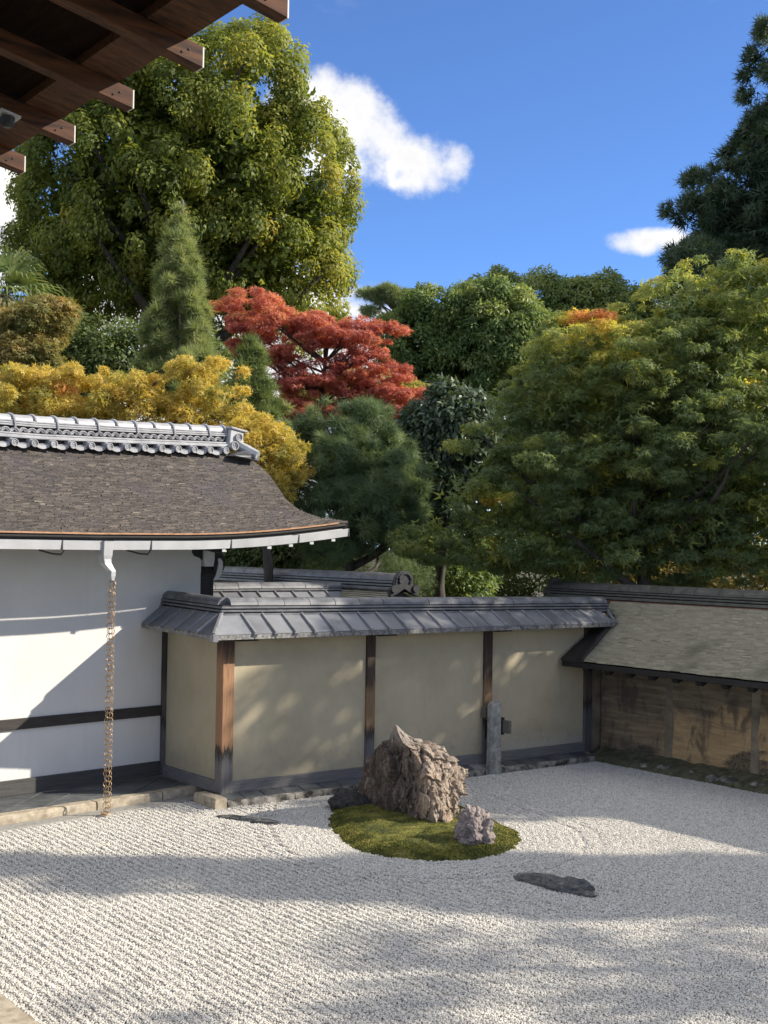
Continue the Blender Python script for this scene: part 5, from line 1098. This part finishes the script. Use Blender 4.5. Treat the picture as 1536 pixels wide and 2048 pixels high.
# --- glossy evergreen and smaller shrubs in the middle
D = 19
tree('laurel_tree', 'dark glossy-leaved evergreen between the pine and the big green maple', D, 890, [L_(900,860,D,65,70),L_(860,940,D,65,60),L_(850,1010,D,55,50),L_(930,900,D,45,60),L_(830,900,D,30,40)], 210, 0.22, 130, 0.125, 'oval', 0.42, 'lf_glossy', 112, nlimb=20, flat=0.9, up=0.4, outw=0.8, droop=0.7, front=0.5)
# --- thin far pine
D = 46
tree('tall_pine', 'thin distant pine with bare trunk and tufted top against the sky', D, 790, [L_(770,590,D,40,14),L_(800,600,D,38,14),L_(748,620,D,22,10),L_(818,625,D,25,12),L_(780,640,D,22,9),L_(735,590,D,14,8),L_(795,680,D,22,9)], 70, 0.26, 70, 0.2, 'needle', 0.11, 'lf_pine', 113, trunk=(dep(786,585,D),0.16), nlimb=34, bark='pale_bark', flat=0.45, up=0.7, tint=lambda P: P[:,0]*0+0.4, front=1.0)
# --- rounded evergreen masses in the middle distance
D = 36
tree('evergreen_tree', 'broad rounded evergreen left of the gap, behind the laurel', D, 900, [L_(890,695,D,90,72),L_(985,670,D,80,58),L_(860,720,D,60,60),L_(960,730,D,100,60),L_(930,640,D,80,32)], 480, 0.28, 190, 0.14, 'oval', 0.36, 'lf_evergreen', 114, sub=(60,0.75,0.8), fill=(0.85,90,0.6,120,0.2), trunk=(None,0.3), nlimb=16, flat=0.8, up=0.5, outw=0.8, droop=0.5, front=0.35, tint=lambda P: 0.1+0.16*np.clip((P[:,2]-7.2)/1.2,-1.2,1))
D = 40
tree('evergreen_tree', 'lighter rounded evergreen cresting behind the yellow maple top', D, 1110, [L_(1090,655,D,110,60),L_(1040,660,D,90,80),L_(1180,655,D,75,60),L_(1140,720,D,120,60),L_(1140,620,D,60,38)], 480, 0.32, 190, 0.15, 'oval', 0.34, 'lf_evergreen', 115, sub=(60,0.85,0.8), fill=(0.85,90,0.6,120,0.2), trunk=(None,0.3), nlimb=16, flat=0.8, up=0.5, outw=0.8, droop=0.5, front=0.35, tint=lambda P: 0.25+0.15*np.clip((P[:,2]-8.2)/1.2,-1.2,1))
# --- tall dark cedar at the right edge
D = 40
ced = [L_(1600-2*i,100+62*i,D,26+18*i if i < 6 else 145+5*i,44) for i in range(11)]+[L_(1462,455,D,70,45),L_(1492,390,D,60,40),L_(1512,300,D,45,40),L_(1422,440,D,28,22),L_(1442,500,D,40,28)]
tree('cedar_tree', 'tall dark cedar rising out of the frame at the right edge', D, 1560, ced, 600, 0.36, 85, 0.29, 'needle', 0.13, 'lf_cedar', 116, sub=(130,0.85,0.8), fill=(0.9,190,0.55,60,0.36), trunk=(dep(1575,30,D),0.35), nlimb=40, flat=0.8, up=0.4, outw=0.8, droop=-0.1, outbias=0.7, front=0.4)
tree('cedar_tree', 'small dark conifer tip poking up between the yellow tops and the tall cedar', 38, 1385, [L_(1385,545,38,28,50),L_(1390,600,38,45,50),L_(1400,640,38,60,50)], 70, 0.4, 150, 0.24, 'needle', 0.13, 'lf_cedar', 117, up=0.4, outw=0.8, outbias=0.8, droop=-0.2, tint=lambda P: P[:,0]*0+0.1)
# --- the big green maple over the clay wall, yellow where the sun reaches its top
D = 16.5
spots = [(dep(1170,650,D),0.42,0.42),(dep(970,1005,D),0.22,0.6),(dep(1010,1000,D),0.18,0.4),(dep(1310,560,D),0.4,0.06),(dep(1160,830,D),0.35,0.12)]
def map_t(P):
    t = -0.40+0.36*np.clip((P[:,2]-3.9)/1.6,0,1)+0.20*np.clip(((P-dep(1250,800,D))@(-RH))/2.4,0,1)+0.16*(fbm(P*1.1,17,3)-0.5)*3
    for c, r, a in spots: t = t+a*np.exp(-((P-c)@RH/r)**2-((P-c)[:,2]/r)**2)
    return t
ml = [L_(1330,665,D,125,66),L_(1470,620,D,110,90),L_(1165,710,D,75,52),L_(1250,760,D,170,90),L_(1450,760,D,150,90),L_(1115,815,D,75,58),L_(1050,905,D,68,58),L_(1180,900,D,160,90),L_(1380,900,D,180,100),L_(1520,880,D,120,110),L_(980,1010,D,80,42),L_(1110,1010,D,130,70),L_(1290,1040,D,160,60),L_(1460,1040,D,160,60),L_(905,1065,D,48,34),L_(1000,1090,D,110,40),L_(1200,1110,D,150,40),L_(1420,1110,D,150,40),L_(1325,590,D,38,26),L_(1432,565,D,34,34),L_(1515,565,D,40,40)]
tree('green_maple', 'huge layered green maple over the clay wall, turning yellow at its top', D, 1290, ml, 1500, 0.15, 95, 0.066, 'maple', 0.5, 'lf_maple', 118, trunk=(dep(1290,760,D),0.15), nlimb=26, sub=(170,0.46,0.55), fill=(0.85,300,0.3,36,0.13), flat=0.45, up=0.9, outw=0.6, rough=0.5, droop=0.6, outbias=0.6, tint=map_t, front=0.5, shell=0.12)
D = 21
# --- woods far behind the maple, and the trees outside the picture that shade the court
tree('broadleaf_tree', 'dark tree standing directly behind the big green maple', 24, 1300, [L_(1120,900,24,160,140),L_(1300,850,24,180,160),L_(1480,850,24,150,180),L_(1250,1020,24,250,80),L_(1000,1020,24,120,80)], 240, 0.5, 130, 0.2, 'oval', 0.5, 'lf_dark', 119, nlimb=10, front=0.3)
tree('broadleaf_tree', 'leafy tree beyond the clay wall just outside the picture at right', 27, 1760, [L_(1740,800,27,170,150),L_(1850,950,27,200,130),L_(1680,980,27,120,100)], 150, 0.5, 130, 0.17, 'oval', 0.5, 'lf_evergreen', 120, nlimb=10, front=0.4)
SA, SN = np.array([0.818,-0.575,0]), np.array([0.575,0.818,0])
def S_(s, c, z, rc, rs_, rz): return (SN*s+SA*c+np.array([0,0,z]), (rc, rs_, rz))
def shade_tree(name, label, lobes, npuff, pr, per, size, kind, width, lm, seed, **kw):
    rng = np.random.default_rng(seed); C_, H_, R_ = crown_points(rng, lobes, npuff, pr, front=1.0)
    b = lobes[0][0]; base = np.array([b[0], b[1], -0.06]); root = empty(name, tuple(base), label, 'tree', 'trees beyond the clay wall to the right of the picture')
    V, F, T = crown_mesh('crown', rng, C_, H_, R_, per, size, kind, width, **kw); link('crown', npmesh('crown', V-base, F, T), M[lm], root)
    part('trunk', limbs(rng, base, np.array([base[0],base[1],C_[:,2].max()-0.3]), 0.14, C_, 10), M['bark_trunk'], root, smooth=True)
shade_tree('maple', 'spreading maple beyond the clay wall that shades the plaster wall', [S_(12.75,11,5.3,1.8,0.85,2.6),S_(14.2,11,5.0,2.0,1.6,2.3),S_(16.5,11,4.6,2.2,1.6,1.9),S_(18.3,11,4.0,2.0,1.2,1.5),S_(14.6,9.5,4.0,1.5,1.6,1.5)], 420, 0.36, 120, 0.13, 'oval', 0.6, 'lf_maple', 141, flat=0.5, up=0.9, tint=lambda P: P[:,0]*0-0.15)
shade_tree('conifer', 'pointed conifer beyond the clay wall whose shadow bands the gravel', [S_(9.0,11,2.2,1.3,1.2,1.3),S_(9.15,11,3.8,1.1,0.85,1.2),S_(9.3,11,5.2,0.9,0.62,1.1),S_(9.5,11,6.3,0.6,0.42,0.9),S_(9.55,11,7.2,0.3,0.22,0.6)], 330, 0.24, 55, 0.22, 'needle', 0.13, 'lf_conifer', 142, droop=-0.4, outbias=0.8)
shade_tree('maple', 'thin airy maple beyond the clay wall dappling the near gravel', [S_(7.4,11,5.4,1.3,0.65,1.1),S_(6.2,11,4.6,1.3,0.8,1.0),S_(7.9,11,4.3,1.2,0.5,0.7),S_(6.9,11,6.3,0.8,0.35,0.5)], 80, 0.28, 60, 0.10, 'maple', 0.5, 'lf_maple', 143, flat=0.5, up=0.9)
# --- understorey beyond the walls
for i, (px, py, rx, ry, DD, lm, ti, lb) in enumerate([(560,1090,110,45,19,'lf_dark',0,'dark shrub under the gate gable end'),(700,1130,120,30,18.5,'lf_pine',0,'low spreading dark pine branchery just above the arched ridge tile'),(890,1130,70,55,20,'lf_evergreen',0.2,'leafy shrub right of the arched ridge tile'),(1050,1130,110,60,22,'lf_dark',0.1,'dark shrub behind the corner of the two walls'),(1250,1130,130,50,22,'lf_olive',0.05,'shrub with sunlit tan leaves behind the clay wall ridge'),(1460,1130,130,50,22,'lf_olive',0.0,'shrub with tan leaves behind the clay wall at the right edge'),(420,1090,80,60,20,'lf_dark',0,'dark shrub seen beneath the gate eave')]):
    tree('shrub', lb, DD, px, [L_(px,py,DD,rx,ry),L_(px+rx*0.4,py+25,DD,rx*0.7,ry),L_(px-rx*0.4,py+30,DD,rx*0.7,ry)], 60, 0.28, 190, 0.085, 'oval' if lm != 'lf_pine' else 'needle', 0.42 if lm != 'lf_pine' else 0.04, lm, 130+i, group='shrubs growing behind the garden walls', cat='shrub', nlimb=12, trunk=(None,0.06), tint=(lambda t: (lambda P: P[:,0]*0+t))(ti))
